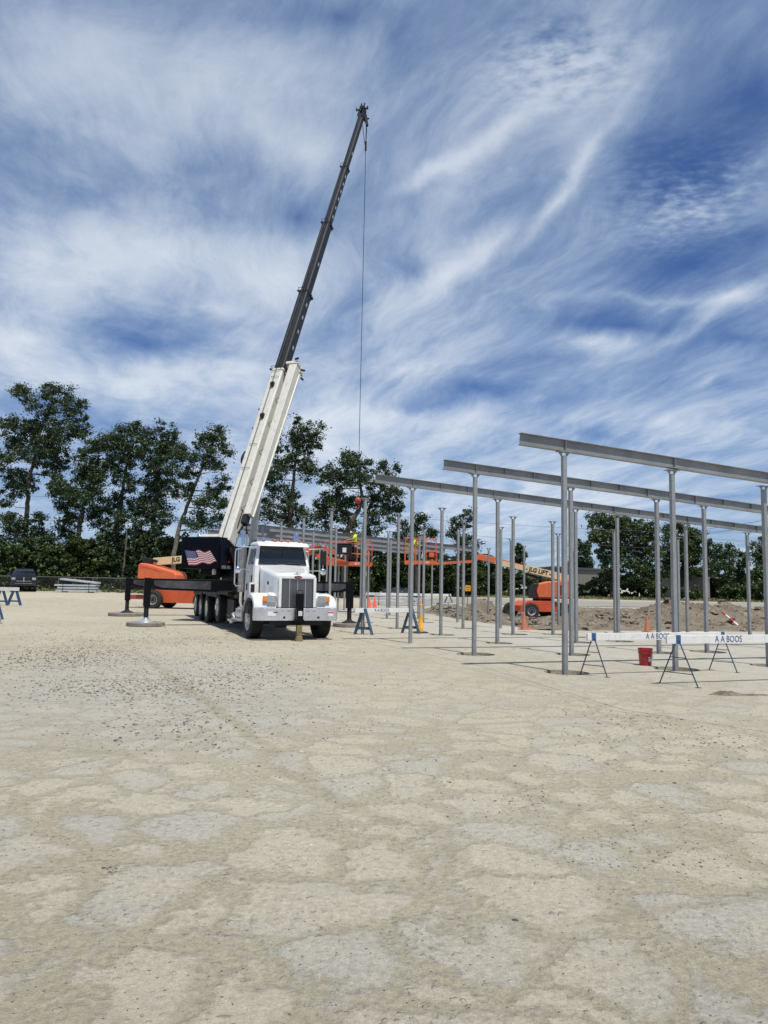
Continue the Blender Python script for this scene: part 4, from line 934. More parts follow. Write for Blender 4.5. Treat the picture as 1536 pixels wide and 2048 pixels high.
# head
m = MB(BM)
for sx in (-1, 1): m.prism([(30.9, .05), (31.9, .0), (32.05, -.25), (31.6, -.62), (31.1, -.62), (30.9, -.3)], sx*.14-.012, sx*.14+.012, 'x'); m.cyl((sx*.14, 31.75, -.1), (sx*.36, 31.75, -.1), .05, seg=8); m.box((sx*.36, 31.72, -.05), (.05, .16, .16)); m.box((sx*.1, 32.1, .0), (.03, .3, .1))
m.cyl((.14, 31.3, -.52), (.40, 31.3, -.52), .05, seg=8)
hd = m.build('boom_head', dark_m, T)
m = MB(BM)
for x in (-.07, .07): m.cyl((x-.03, 31.7, -.06), (x+.03, 31.7, -.06), .20, seg=20); m.cyl((x-.03, 31.3, -.42), (x+.03, 31.3, -.42), .16, seg=20)
m.build('sheave', dark_m, hd)
# ropes
m = MB(BM); m.tube([(.03, -.4, .08), (.03, .2, .17), (.03, 9.4, .20), (.03, 14.9, .17), (.03, 20.5, .14), (.03, 25.7, .12), (.03, 31.7, .14)], .013, 6); m.build('hoist_rope', rope_m, T)
hx = TIP+bd_*.55; lw = truck_M.inverted()
tipx = V((hx.x+.28, hx.y+.05, hx.z-.75))
balltop = D(713.3, 994, tipx.y)
m = MB(lw); m.tube([tipx, (tipx.x, tipx.y, balltop.z)], .019, 6); m.build('hoist_line', rope_m, T)
m = MB(lw); m.beam(tipx+V((-.05, 0, .2)), tipx+V((.06, 0, -.45)), .16, .22); m.tube([tipx+V((-.22, 0, -.45)), tipx+V((-.06, 0, -1.7))], .02, 6); m.tube([tipx+V((.05, 0, -.4)), tipx+V((0, 0, -1.9))], .02, 6); m.cyl(tipx+V((0, 0, -1.5)), tipx+V((0, 0, -2.1)), .06, seg=10); m.build('anti_two_block_weight', dark_m, T)
bl = empty('overhaul_ball', (tipx.x, tipx.y, balltop.z-.2), 0, 'red headache ball hanging from the crane rope in front of the trees', 'crane hook')
m = MB(); m.ball((0, 0, 0), .185, 20, 14); m.build('ball', mat('ball_red', (.42, .05, .03), .4), bl, smooth=True)
m = MB(); m.cyl((0, 0, .17), (0, 0, .34), .06, .03); m.build('socket', dark_m, bl)
m = MB(); m.tube([(0, 0, -.18), (0, 0, -.28), (.07, 0, -.36), (.06, 0, -.46), (-.02, 0, -.5), (-.09, 0, -.44)], [.035, .035, .035, .03, .025, .012], 8); m.box((0, -.186, 0), (.08, .004, .1)); m.build('hook', mat('hook_red', (.3, .05, .03), .5), bl)

# ---------------------------------------------------------------- boom lifts
def lift_wheel(par, x, y, z, R, side=-1):
    w = empty('wheel', (x, y, z)); w.parent = par; W = R*.68
    M = Matrix.Rotation(PI/2, 4, 'X') if side < 0 else Matrix.Rotation(-PI/2, 4, 'X')
    prof = [(R*.52, -W*.4), (R*.6, -W*.5), (R*.9, -W*.5), (R*.98, -W*.42), (R, -W*.2), (R, W*.2), (R*.98, W*.42), (R*.9, W*.5), (R*.6, W*.5), (R*.52, W*.4), (R*.5, 0), (R*.52, -W*.4)]
    m = MB(M); m.lathe(prof, 32)
    for i in range(22):
        a = 2*PI*i/22; c, s = math.cos(a), math.sin(a); m.add([(R*.93*math.cos(a+d)+0, R*.93*math.sin(a+d), h) for d, h in ((-.05, -W*.42), (.05, -W*.42), (.14, W*.0), (.05, W*.42), (-.05, W*.42), (.04, 0))]+[((R+.025)*math.cos(a+d), (R+.025)*math.sin(a+d), h) for d, h in ((-.05, -W*.42), (.05, -W*.42), (.14, W*.0), (.05, W*.42), (-.05, W*.42), (.04, 0))], [(6, 7, 8, 9, 10, 11), (0, 1, 7, 6), (1, 2, 8, 7), (2, 3, 9, 8), (3, 4, 10, 9), (4, 5, 11, 10), (5, 0, 6, 11)])
    m.build('tyre', rubber, w, smooth=False)
    m = MB(M); m.lathe([(R*.50, W*.42), (R*.56, W*.46), (R*.52, W*.30), (R*.44, W*.1), (R*.26, W*.1), (R*.24, W*.3), (0, W*.34)], 28); r = m.build('rim', mat('grey_rim', (.42, .42, .41), .45, metal=.3, grime=.3), w, smooth=True)
    m = MB(M); m.lathe([(0, W*.36), (R*.2, W*.36), (R*.22, W*.12), (R*.34, W*.115), (R*.34, W*.105)], 24); m.build('hub', dark_m, r)
def platform(par, x0, x1, z0, z1, y0=-.45, y1=.75, col=orange):
    p = MB(); p.box(((x0+x1)/2, (y0+y1)/2, z0+.05), (x1-x0, y1-y0, .06)); p.box(((x0+x1)/2, y0, z0+.14), (x1-x0, .04, .20)); p.box(((x0+x1)/2, y1, z0+.14), (x1-x0, .04, .20)); pl = p.build('work_platform', col, par)
    r = MB(); n = max(2, round((x1-x0)/.62))
    for yy in (y0, y1):
        for i in range(n+1):
            x = x0+(x1-x0)*i/n; r.tube([(x, yy, z0+.05), (x, yy, z1)], .022, 6)
        for z in (z1, (z0+z1)/2+.02): r.tube([(x0, yy, z), (x1, yy, z)], .022, 6)
    for xx in (x0, x1):
        for z in (z1, (z0+z1)/2+.02): r.tube([(xx, y0, z), (xx, y1, z)], .022, 6)
    r.build('guard_rail', col, pl)
    return pl
# right lift
LR = V((9.43, 43.5, -.13))
lr = empty('boom_lift', LR, 0, 'orange boom lift parked on the dug earth at right, its beige boom reaching left', 'boom lift', 'boom lifts')
ch = empty('chassis_pivot'); bpy.data.objects.remove(ch)
def rotz(x, y, a): return (x*math.cos(a)-y*math.sin(a), x*math.sin(a)+y*math.cos(a))
AR = math.radians(20)
RM = Matrix.Rotation(AR, 4, 'Z')
for (x, y, sd_) in ((-1.25, -.85, -1), (.95, -.85, -1), (-1.6, .85, 1), (.75, .85, 1)):
    X, Y = rotz(x, y, AR); w_ = lift_wheel(lr, X-.15, Y, .42, .42, sd_)
m = MB(RM); m.prism([(-2.0, .38), (-1.95, .72), (-1.5, .98), (.2, .98), (1.2, .80), (1.25, .35)], -.62, .55, 'y'); m.build('chassis', orange_d, lr, bevel=.02)
m = MB(RM); m.box((-.1, 0, 1.05), (.95, .8, .14)); m.build('slew_bearing', dark_m, lr)
m = MB(); m.prism([(-.50, 1.12), (-.62, 1.5), (-.46, 1.98), (0, 2.10), (.8, 2.16), (1.25, 2.24), (1.44, 2.10), (1.44, 1.30), (1.2, 1.12)], -.62, -.08, 'y'); m.build('engine_hood', orange, lr, bevel=.07)
m = MB(); m.prism([(-.5, 1.12), (-.64, 1.5), (-.54, 2.0), (1.25, 2.15), (1.40, 1.9), (1.40, 1.12)], .12, .62, 'y'); m.build('rear_hood', orange_d, lr, bevel=.05)
m = MB(); m.prism([(-.80, 1.12), (-.90, 1.5), (-.74, 1.95), (-.50, 1.98), (-.66, 1.5), (-.54, 1.12)], -.60, .6, 'y'); m.build('hood_end_cap', rubber_hose, lr, bevel=.02)
m = MB(); m.box((.3, -.628, 1.18), (1.9, .012, .04)); m.box((.95, -.628, 1.62), (.4, .012, .55)); m.build('hood_seam', dark_m, lr)
def boxboom(par, p, q, w, h, mt, name, y=0.): m = MB(); m.beam((p[0], y, p[1]), (q[0], y, q[1]), w, h); return m.build(name, mt, par, bevel=.01)
b1 = boxboom(lr, (1.35, 2.29), (-1.25, 2.86), .30, .40, beige, 'main_boom')
dvec = V((-3.0, 0, .66)).normalized()
text('boom_lettering', '- JLG LIFT -', .34, dark_m, b1, frame((-.40, -.158, 2.675), -dvec, V((0, 0, 1))), sx=.92, off=.012)
m = MB(); m.beam((-1.2, 0, 2.84), (-3.4, 0, 3.32), .22, .28); m.build('second_boom', beige, lr)
m = MB(); m.beam((-1.2, 0, 2.99), (-3.45, 0, 3.48), .18, .10); m.build('cable_track', orange_d, lr)
m = MB(); m.beam((-2.9, 0, 3.28), (-3.9, 0, 3.46), .26, .34); m.beam((-3.9, 0, 3.46), (-4.15, 0, 3.25), .22, .30); m.build('boom_tip', orange, lr, bevel=.02)
m = MB(); m.beam((-1.25, 0, 2.55), (-.2, 0, 2.25), .12, .12); m.build('boom_cylinder', dark_m, lr)
m = MB(); m.beam((-4.05, 0, 3.20), (-6.35, 0, 3.02), .14, .15); m.build('jib_lower_arm', orange, lr)
m = MB(); m.beam((-4.05, 0, 3.48), (-6.25, 0, 3.34), .10, .09); m.beam((-4.6, 0, 3.25), (-5.9, 0, 3.18), .1, .1); m.tube([(-3.8, .1, 3.6), (-3.4, .1, 3.62), (-3.0, .1, 3.5)], .04, 6); m.build('jib_upper_arm', dark_m, lr)
plr = platform(lr, -8.15, -6.35, 2.92, 4.45)
m = MB(); m.box((-6.62, -.05, 3.48), (.42, .5, .42)); m.box((-7.1, -.1, 3.85), (.38, .3, .3)); m.build('control_box', dark_m, plr, bevel=.02)
m = MB(); m.box((-6.62, -.31, 3.50), (.30, .012, .30)); m.build('control_panel', orange, plr)
m = MB(); m.box((-7.05, -.26, 3.80), (.30, .012, .22)); m.build('panel_label', blue_m, plr)
text('platform_lettering', 'JLG', .17, conc_d, plr, frame((-6.95, -.474, 3.065), (1, 0, 0), (0, 0, 1)), sx=1.3, off=.004)
text('chassis_lettering', '600S', .15, dark_m, lr, RM @ frame((.2, -.624, .72), (1, 0, 0), (0, 0, 1)), sx=1.3)
# left lift
LL = V(tuple(G(340, 1216)))
LL = V((-12.95, 44.2, 0))
ll = empty('boom_lift', LL, math.radians(-10), 'orange boom lift behind the crane outriggers at left, its boom passing behind the cab', 'boom lift', 'boom lifts')
lift_wheel(ll, -.08, -.95, .51, .51, -1); lift_wheel(ll, -.08, .95, .51, .51, 1); lift_wheel(ll, 2.9, -.95, .51, .51, -1); lift_wheel(ll, 2.9, .95, .51, .51, 1)
m = MB(); m.prism([(-.6, .42), (-.5, .95), (.1, 1.12), (3.2, 1.12), (3.25, .34), (.2, .34)], -.78, .78, 'y'); m.build('chassis', orange_d, ll, bevel=.02)
m = MB(); m.box((-1.3, 0, .62), (1.6, .9, .25)); m.build('axle_beam', mat('dusty_pink_red', (.33, .06, .05), .6, grime=.5), ll)
m = MB(); m.prism([(-1.28, 1.85), (-1.26, 2.50), (-1.12, 2.62), (-.8, 2.58), (.98, 2.12), (1.15, 1.95), (1.15, 1.62), (-.2, 1.4), (-1.25, 1.4)], -.75, .75, 'y'); hdl = m.build('counterweight_hood', orange, ll, bevel=.06)
m = MB(); m.prism([(-1.1, 2.46), (-.7, 2.40), (.3, 2.12), (.3, 2.08), (-.7, 2.34), (-1.1, 2.34)], -.762, -.75, 'y'); m.build('hood_crease', orange_d, hdl)
m = MB(); m.box((.7, 0, 1.3), (1.2, 1.2, .5)); m.build('turntable', dark_m, ll)
b2 = boxboom(ll, (-.7, 2.72), (4.6, 3.17), .34, .44, beige, 'main_boom', .15)
m = MB(); m.prism([(-1.45, 3.0), (-.4, 2.8), (-.4, 2.70), (-1.3, 2.60)], -.1, .4, 'y'); m.build('boom_pivot_cover', dark_m, ll)
dv = V((5.6, 0, .5)).normalized()
text('boom_lettering', 'JLG LIFT', .34, dark_m, b2, frame((1.1, -.028, 2.885), dv, V((0, 0, 1))), sx=1., off=.012)
boxboom(ll, (4.5, 3.2), (8.6, 3.42), .26, .34, orange, 'second_boom', .15)
m = MB(); m.beam((8.3, .15, 3.10), (9.2, .15, 3.72), .3, .4); m.build('boom_tip', orange, ll, bevel=.02)
m = MB(); m.beam((9.1, .15, 3.72), (11.15, .15, 3.30), .14, .22); m.build('jib_upper_arm', orange, ll)
m = MB(); m.prism([(9.1, 3.36), (9.2, 3.10), (10.2, 2.68), (11.2, 2.76), (11.25, 2.86), (10.2, 3.10)], .05, .25, 'y'); m.build('jib_lower_arm', orange, ll, bevel=.02)
m = MB(); m.box((11.3, .15, 3.0), (.35, .3, .6)); m.build('platform_rotator', dark_m, ll)
pll = platform(ll, 9.85, 12.35, 2.62, 3.98, -.35, .85)
m = MB(); m.box((11.0, -.45, 3.55), (.85, .30, .56)); m.box((11.0, -.45, 3.85), (.9, .34, .05)); m.build('control_box', dark_m, pll, bevel=.02)
m = MB(); m.box((11.05, -.605, 3.5), (.22, .01, .26)); m.build('panel_label', conc_d, pll)
text('platform_lettering', 'JLG', .15, conc_d, pll, frame((11.75, -.374, 2.76), (1, 0, 0), (0, 0, 1)), sx=1.2, off=.004)

# ---------------------------------------------------------------- people
def skinobj(name, verts, edges, radii, m_, parent, root=0, sub=1):
    me = bpy.data.meshes.new(name); me.from_pydata([tuple(v) for v in verts], edges, []); me.materials.append(m_)
    o = bpy.data.objects.new(name, me); COL.objects.link(o); o.parent = parent
    o.modifiers.new('skin', 'SKIN'); 
    if not me.skin_vertices: 
        bm = bmesh.new(); bm.from_mesh(me); bm.verts.layers.skin.verify(); bm.to_mesh(me); bm.free()
    for i, sv in enumerate(me.skin_vertices[0].data):
        r = radii[i]; sv.radius = r if isinstance(r, tuple) else (r, r); sv.use_root = (i == root)
    s_ = o.modifiers.new('sub', 'SUBSURF'); s_.levels = sub; s_.render_levels = sub
    return o
def person(loc, rz, J, label, hat, hat_mat, hat_style='cap'):
    """J: joints in metres, facing -y local"""
    p = empty('person', loc, rz, label, 'person'); p.scale = (1.07, 1.07, 1.07)
    vs = []; ed = []; rd = []
    def add(v, r, pr=None):
        vs.append(V(v)); rd.append(r)
        if pr is not None: ed.append((pr, len(vs)-1))
        return len(vs)-1
    pel = add(J['pelvis'], (.15, .11)); w_ = add(J['waist'], (.14, .10), pel); c_ = add(J['chest'], (.17, .115), w_); n_ = add(J['neck'], .06, c_)
    hb = add(J['headbase'], .07, n_); hh = add(J['head'], (.085, .10), hb); ht = add(V(J['head'])+(V(J['head'])-V(J['headbase'])).normalized()*.09, .07, hh)
    hands = []
    for s in ('L', 'R'):
        sh = add(J['sh'+s], .06, c_); el = add(J['el'+s], .042, sh); wr = add(J['wr'+s], .028, el); hands.append((el, wr))
        hp = add(J['hip'+s], .09, pel); kn = add(J['kn'+s], .058, hp); an = add(J['an'+s], .04, kn)
        fd = V(J['an'+s])+V(J.get('toe', (0, -.16, -.05))); add(fd, .035, an)
        e, w = V(J['el'+s]), V(J['wr'+s]); d = (w-e).normalized(); sd = d.cross(V((0, 0, 1))); sd = sd.normalized() if sd.length > .1 else V((1, 0, 0))
        palm = add(w+d*.08, (.036, .018), wr)
        for f, (o_, ln) in enumerate(((-.03, .065), (-.01, .078), (.01, .072), (.028, .056))):
            k1 = add(w+d*.10+sd*o_, .0095, palm); k2 = add(w+d*(.10+ln*.6)+sd*o_*1.1+V((0, 0, -.012)), .0085, k1); add(w+d*(.10+ln)+sd*o_+V((0, 0, -.035)), .0075, k2)
        t1 = add(w+d*.05-sd*.045, .010, palm); add(w+d*.09-sd*.06+V((0, 0, -.01)), .009, t1)
    body = skinobj('body', vs, ed, rd, skin, p, pel, 1)
    hd_ = V(J['head']); fwd = V(J.get('face', (0, -1, 0))).normalized(); sdw = fwd.cross(V((0, 0, 1))).normalized(); upv = sdw.cross(fwd)
    m = MB(); m.ball(tuple(hd_+fwd*.098-upv*.01), (.014, .018, .02), 8, 6)
    m.ball(tuple(hd_+sdw*.086), (.012, .018, .03), 8, 6); m.ball(tuple(hd_-sdw*.086), (.012, .018, .03), 8, 6); m.build('nose_and_ears', skin, body, smooth=True)
    m = MB(); m.ball(tuple(hd_+fwd*.088+sdw*.032+upv*.012), .011, 8, 6); m.ball(tuple(hd_+fwd*.088-sdw*.032+upv*.012), .011, 8, 6); m.box(tuple(hd_+fwd*.092-upv*.05), (.045, .01, .009)); m.build('eyes_and_mouth', dark_m, body)
    # shirt
    vs = []; ed = []; rd = []
    a = add(V(J['pelvis']).lerp(V(J['waist']), .35), (.165, .125)); b = add(J['waist'], (.17, .13), a); c = add(J['chest'], (.195, .14), b); d = add(V(J['chest']).lerp(V(J['neck']), .7), (.10, .08), c)
    for s in ('L', 'R'):
        sh = add(J['sh'+s], .078, c); el = add(V(J['sh'+s]).lerp(V(J['el'+s]), .85), .060, sh)
        if J.get('long'): add(V(J['el'+s]), .056, el); add(V(J['el'+s]).lerp(V(J['wr'+s]), .9), .042, len(vs)-1)
    sh_ = skinobj('hi_vis_shirt', vs, ed, rd, hivis, p, 0, 1)
    m = MB()
    for s in ('L', 'R'):
        q = V(J['sh'+s]).lerp(V(J['chest']), .4); back = -fwd
        m.tube([q+fwd*.15-V((0, 0, .14)), q+V((0, 0, .085)), q+back*.17-V((0, 0, .12)), V(J['waist'])+back*.155], .016, 6)
    m.tube([V(J['waist'])+V((.19*math.cos(t*PI/6), .145*math.sin(t*PI/6), 0)) for t in range(13)], .02, 6); m.build('safety_harness', dark_m, p)
    vs = []; ed = []; rd = []
    a = add(J['pelvis'], (.165, .125)); add(V(J['pelvis']).lerp(V(J['waist']), .5), (.15, .115), a)
    for s in ('L', 'R'):
        h_ = add(J['hip'+s], .105, a); k = add(J['kn'+s], .076, h_); add(V(J['kn'+s]).lerp(V(J['an'+s]), .92), .062, k)
    skinobj('trousers', vs, ed, rd, denim, p, 0, 1)
    m = MB()
    for s in ('L', 'R'):
        f = V(J['an'+s]); tv = V(J.get('toe', (0, -.16, -.05))); m.beam(f-tv*.35+V((0, 0, -.04)), f+tv*1.15+V((0, 0, .01)), .10, .09); m.tube([f+V((0, 0, -.05)), f+V((0, 0, .10))], .06, 8)
    m.build('boots', dark_m, p, bevel=.02)
    hm = MB(frame(tuple(hd_+upv*.035), sdw, fwd)); 
    if hat_style == 'wide':
        hm.lathe([(0, .135), (.06, .13), (.11, .09), (.125, .03), (.13, .012), (.19, .0), (.19, -.008), (.12, -.004)], 24)
    else:
        hm.lathe([(0, .14), (.06, .13), (.105, .085), (.118, .03), (.12, .0), (.145, -.004), (.145, -.01), (.11, -.006)], 24)
    hm.build(hat, hat_mat, p, smooth=True)
    return p
zf = LL.z+2.62+.08+.06
pA = V(tuple(D(709, 1100, 42.4)))
person((pA.x, 42.4, zf), math.radians(-62), dict(pelvis=(0, 0, .98), waist=(0, 0, 1.12), chest=(0, -.03, 1.40), neck=(0, -.04, 1.56), headbase=(0, -.05, 1.63), head=(0, -.07, 1.73),
       shL=(.19, -.03, 1.49), elL=(.24, -.22, 1.30), wrL=(.14, -.44, 1.25), shR=(-.19, -.03, 1.49), elR=(-.24, -.22, 1.28), wrR=(-.14, -.44, 1.22),
       hipL=(.1, 0, .92), knL=(.12, -.04, .52), anL=(.12, 0, .10), hipR=(-.1, 0, .92), knR=(-.12, -.04, .52), anR=(-.12, 0, .10)),
       'person in a yellow shirt and wide dark hat standing in the left lift platform', 'wide_brim_hat', hat_m, 'wide')
zf2 = LR.z+2.92+.08-.16
pB_ = V(tuple(D(835, 1110, 43.6)))
person((pB_.x+.12, 43.55, zf2), math.radians(-80), dict(long=True, face=(0, -.8, -.6), pelvis=(0, .05, .96), waist=(0, -.02, 1.10), chest=(0, -.22, 1.30), neck=(0, -.36, 1.38), headbase=(0, -.42, 1.40), head=(0, -.52, 1.43),
       shL=(.19, -.28, 1.36), elL=(.24, -.45, 1.14), wrL=(.16, -.66, 1.08), shR=(-.19, -.28, 1.36), elR=(-.24, -.46, 1.12), wrR=(-.15, -.66, 1.05),
       hipL=(.1, .05, .90), knL=(.12, 0, .50), anL=(.12, .08, .10), hipR=(-.1, .05, .90), knR=(-.12, -.05, .50), anR=(-.12, .02, .10)),
       'person in a yellow shirt and red hard hat bending forward in the right lift platform', 'hard_hat', hat_r)

# ---------------------------------------------------------------- barricades
def metal_aframe(par, c, side, h, spread, m_=dark_m):
    """c ground centre (local), legs spread along 'side'"""
    side = V(side).normalized(); c = V(c); top = c+V((0, 0, h))
    mt = mat('blue_steel', (.03, .06, .12), .5, metal=.3)
    a, b = c+side*spread, c-side*spread; t1, t2 = top+side*.02, top-side*.02
    m = MB(); m.tube([a, t1], .011, 6); m.tube([b, t2], .011, 6)
    for f in (.28, .62): m.tube([a.lerp(t1, f), b.lerp(t2, f)], .008, 6)
    for q in (a, b): m.box(tuple(q+V((0, 0, .006))), (.09, .05, .012))
    return m.build('leg_frame', mt, par)
def barricade(Ac, Bc, zt, hb, ext0, ext1, kind, label, textat=None, spread=.30, h_side=None, txt='A A BOOS', th=.04, tsize=.125, lw=.09):
    A = V((Ac.x, Ac.y, 0)); B = V((Bc.x, Bc.y, 0)); d = (B-A).normalized(); nrm = V((d.y, -d.x, 0))
    o = empty('barricade', (A.x, A.y, Ac.z), 0, label, 'barricade', 'white plank barricades')
    L = (B-A).length; side = V(h_side) if h_side else nrm
    m = MB(frame((0, 0, 0), d, V((-d.y, d.x, 0)))); m.box(((L+ext1-ext0)/2, 0, zt-hb/2), (L+ext0+ext1, th, hb)); pk = m.build('plank', white_m, o, bevel=.004)
    if kind == 'metal':
        for q in (V((0, 0, 0)), B-A):
            metal_aframe(o, q, side, zt-hb*.6, spread)
            m = MB(frame(tuple(q), d, V((-d.y, d.x, 0)))); m.box((0, 0, zt-hb/2), (.10, th+.006, hb+.006)); m.build('blue_band', blue_m, pk)
    else:
        for q in (V((0, 0, 0)), B-A):
            m = MB(); t = q+V((0, 0, zt-.01))
            for s in (-1, 1):
                m.beam(q+side*s*spread, t+side*s*.035, .038, lw, up=tuple(d))
            m.beam(q+side*(-spread*.80)+V((0, 0, zt*.24))+d*.03, q+side*spread*.80+V((0, 0, zt*.24))+d*.03, .03, .09)
            m.build('leg_frame', blue_dk, o)
    if textat is not None:
        M = frame((0, 0, 0), d, V((-d.y, d.x, 0))) @ frame((textat, -th/2-.003, zt-hb/2), (1, 0, 0), (0, 0, 1))
        text('lettering', txt, tsize, blue_m, pk, M, sx=.84, off=.0, ext=.001)
    return o
# near pair
A1 = G(1357, 1371.5); dA = V((.93, .33, 0)).normalized(); B1 = A1+dA*3.2
barricade(A1, B1, .86, .145, .24, .3, 'metal', 'nearest white plank barricade on thin metal frames, its plank running off the right edge', textat=1.10, spread=.36, h_side=(.62, -.78, 0), tsize=.16)
A2 = G(1187, 1352.5); B2 = G(1446, 1343.5)
barricade(A2, B2, .80, .14, .14, .10, 'metal', 'white plank barricade behind the red bucket, on two thin metal frames', textat=1.52, spread=.28, h_side=(.72, -.70, 0), tsize=.155)
for (q, w_) in ((A2, .25), (B2, -.35)): pass
A3 = G(727, 1269.5); B3 = G(821, 1267)
barricade(A3, B3, .86, .15, .35, -.1, 'wood', 'white plank barricade on blue wooden legs right of the truck, before the yellow post', textat=.68, spread=.30, h_side=(.95, -.30, 0), tsize=.15)
A4 = G(836, 1211); B4 = G(897, 1212)
barricade(A4, B4, .95, .2, 4.3, .2, 'wood', 'long white plank barricade far behind the columns, in front of the gravel pile', textat=-3.4, spread=.45, h_side=(.9, -.4, 0), txt='A A BOOS', tsize=.2)
# left group
C1 = G(40, 1211); 
for i, (dx, dy, rz, lab) in enumerate(((.35, 0, -12, 'blue-legged barricade at the left edge, rightmost of the group'), (-.12, -.6, -20, 'blue-legged barricade at the left edge, middle of the group'), (-.75, -1.2, -4, 'blue-legged barricade at the left edge, partly cut by the frame'))):
    a = V((C1.x-.7+dx, C1.y+dy, C1.z)); d = V((math.cos(math.radians(rz)), math.sin(math.radians(rz)), 0))
    b = a; a2 = a-d*2.8
    barricade(a, V((a2.x, a2.y, a.z)), 1.05, .20, .25, .2, 'wood', lab, spread=.44, h_side=(.97, -.2, 0), th=.10, lw=.17)
# near left fragment
q = G(9, 1247)
barricade(V((q.x-.35, q.y, 0)), V((q.x-3.2, q.y+.6, 0)), .85, .15, .1, .1, 'metal', 'barricade mostly outside the left edge, one thin leg showing', spread=.35, h_side=(.9, -.44, 0))
q = G(8, 1239)
barricade(V((q.x-.42, q.y, 0)), V((q.x-3.2, q.y+.8, 0)), 1.0, .2, .1, .1, 'wood', 'barricade mostly outside the left edge, one dark wooden leg showing', spread=.42, h_side=(.98, -.2, 0))

# bucket
bg = G(1291, 1331)
bk = empty('bucket', bg, .3, 'red plastic bucket with a pale label, standing on the slab behind the nearest barricade', 'bucket')
m = MB(); m.lathe([(0, .004), (.122, .004), (.127, .02), (.148, .33), (.158, .335), (.158, .37), (.149, .37), (.145, .33), (.12, .02), (0, .02)], 32); m.build('pail', red_m, bk, smooth=True)
m = MB(); m.lathe([(.152, .27), (.158, .272), (.158, .285), (.152, .287)], 32); m.build('rim_band', red_m, bk, smooth=True)
m = MB(); m.tube([(.158*math.cos(t), .158*math.sin(t)-.0, .30-.14*math.sin((t-PI)/PI*PI)) for t in [PI+PI*i/12 for i in range(13)]], .004, 5); m.build('handle', dark_m, bk)
m = MB()
pts = [(.1445*math.cos(t), .1445*math.sin(t)) for t in [math.radians(-100+5*i) for i in range(11)]]
for i in range(10): m.add([(*pts[i], .10), (*pts[i+1], .10), (*[c*1.03 for c in pts[i+1]], .19), (*[c*1.03 for c in pts[i]], .19)], [(0, 1, 2, 3)])
m.build('label_sticker', conc_d, bk, fixn=False)

def cone(px, py, h, m_, label, bands=False, tilt=0.):
    g = G(px, py); s = h/.71
    o = empty('traffic_cone', g, rnd.random(), label, 'traffic cone', 'traffic cones')
    m = MB(); m.lathe([(.135*s, .035*s), (.128*s, .05*s), (.032*s, .70*s), (.026*s, .71*s), (.02*s, .71*s), (.02*s, .6*s)], 24); c = m.build('cone_body', m_, o, smooth=True)
    m = MB(); m.box((0, 0, .018*s), (.36*s, .36*s, .036*s)); m.build('base', m_, o, bevel=.01)
    if bands:
        m = MB(); m.lathe([(.110*s, .17*s), (.098*s, .24*s)], 24); m.build('reflective_band', conc_d, c)
    if tilt: o.rotation_euler.x = tilt
    return o
cone(738.5, 1215.5, .76, cone_o, 'bright orange cone, left of the pair beyond the barricade', True)
cone(749.5, 1215.5, .78, cone_o, 'bright orange cone, right of the pair beyond the barricade')
cone(1048, 1259.5, .70, cone_f, 'faded orange cone at the slab edge in front of the boom lift')
cone(1294.5, 1264, .62, cone_f, 'faded orange cone at the slab edge before the big dirt heap')
clod(1053, 1258.5, .36, .16, .07, 'crumpled_netting', 'crumpled orange safety netting around the foot of a faded cone', mat('faded_netting', (.42, .085, .035), .8, var=.5, vs=14), 4, 'netting')
# yellow delineator post
g = G(841, 1266)
o = empty('delineator_post', g, 0, 'tall yellow tube post with a pale top half on a black rubber base', 'delineator post')
m = MB(); m.lathe([(.10, .05), (.088, .12), (.088, .2), (.08, .21), (.068, .62)], 24); m.build('lower_tube', yellow_m, o, smooth=True)
m = MB(); m.lathe([(.068, .62), (.052, .96), (.0, .965)], 24); m.build('upper_sleeve', mat('grey_sleeve', (.42, .40, .36), .6, grime=.4), o, smooth=True)
m = MB(); m.lathe([(.058, .93), (.058, .97), (.036, .985), (.034, 1.09), (.02, 1.10), (0, 1.10)], 16); m.build('top_handle', yellow_m, o, smooth=True)
m = MB(); m.lathe([(0, .05), (.20, .05), (.26, .03), (.28, .0), (0, 0)], 10); m.build('base', rubber, o)
# leaning red and white delineator
g = G(1480, 1259); o = empty('delineator_post', V((g.x, g.y-.15, .03)), 0, 'red and white striped tube leaning on the dirt heap at right', 'delineator post')
dr = (D(1449, 1228, g.y+.2)-V((g.x, g.y-.15, .03))); dr.normalize()
for i in range(5):
    m = MB(); a, b = i/5, (i+1)/5; r = lambda t: .062-.03*t
    m.cyl(tuple(dr*(1.05*a)), tuple(dr*(1.05*b)), r(a), r(b), 14); m.build('red_band' if i % 2 == 0 else 'white_band', mat('band_red', (.55, .03, .02), .5) if i % 2 == 0 else conc_d, o, smooth=True)
m = MB(); m.lathe([(0, .04), (.14, .04), (.17, 0), (0, 0)], 8, Matrix.Translation((.12, 0, -.02)) @ Matrix.Rotation(.5, 4, 'Y')); m.build('base', rubber, o)
# yellow sign
g = G(935, 1210.5); o = empty('site_sign', g, 0, 'small yellow sign on a thin dark post beyond the dirt', 'sign')
hgt = D(936, 1171, g.y).z-g.z
m = MB(); m.cyl((0, 0, 0), (0, 0, hgt), .022, seg=8); m.build('post', dark_m, o)
m = MB(); m.box((.02, -.03, hgt-.22), (.44, .015, .46)); sg = m.build('panel', mat('sign_yellow', (.78, .36, .015), .5), o)
m = MB()
for z, w in ((.10, .34), (.04, .30), (-.10, .2), (-.14, .16)): m.box((.02, -.040, hgt-.22+z), (w, .004, .03))
m.build('sign_writing', dark_m, sg)
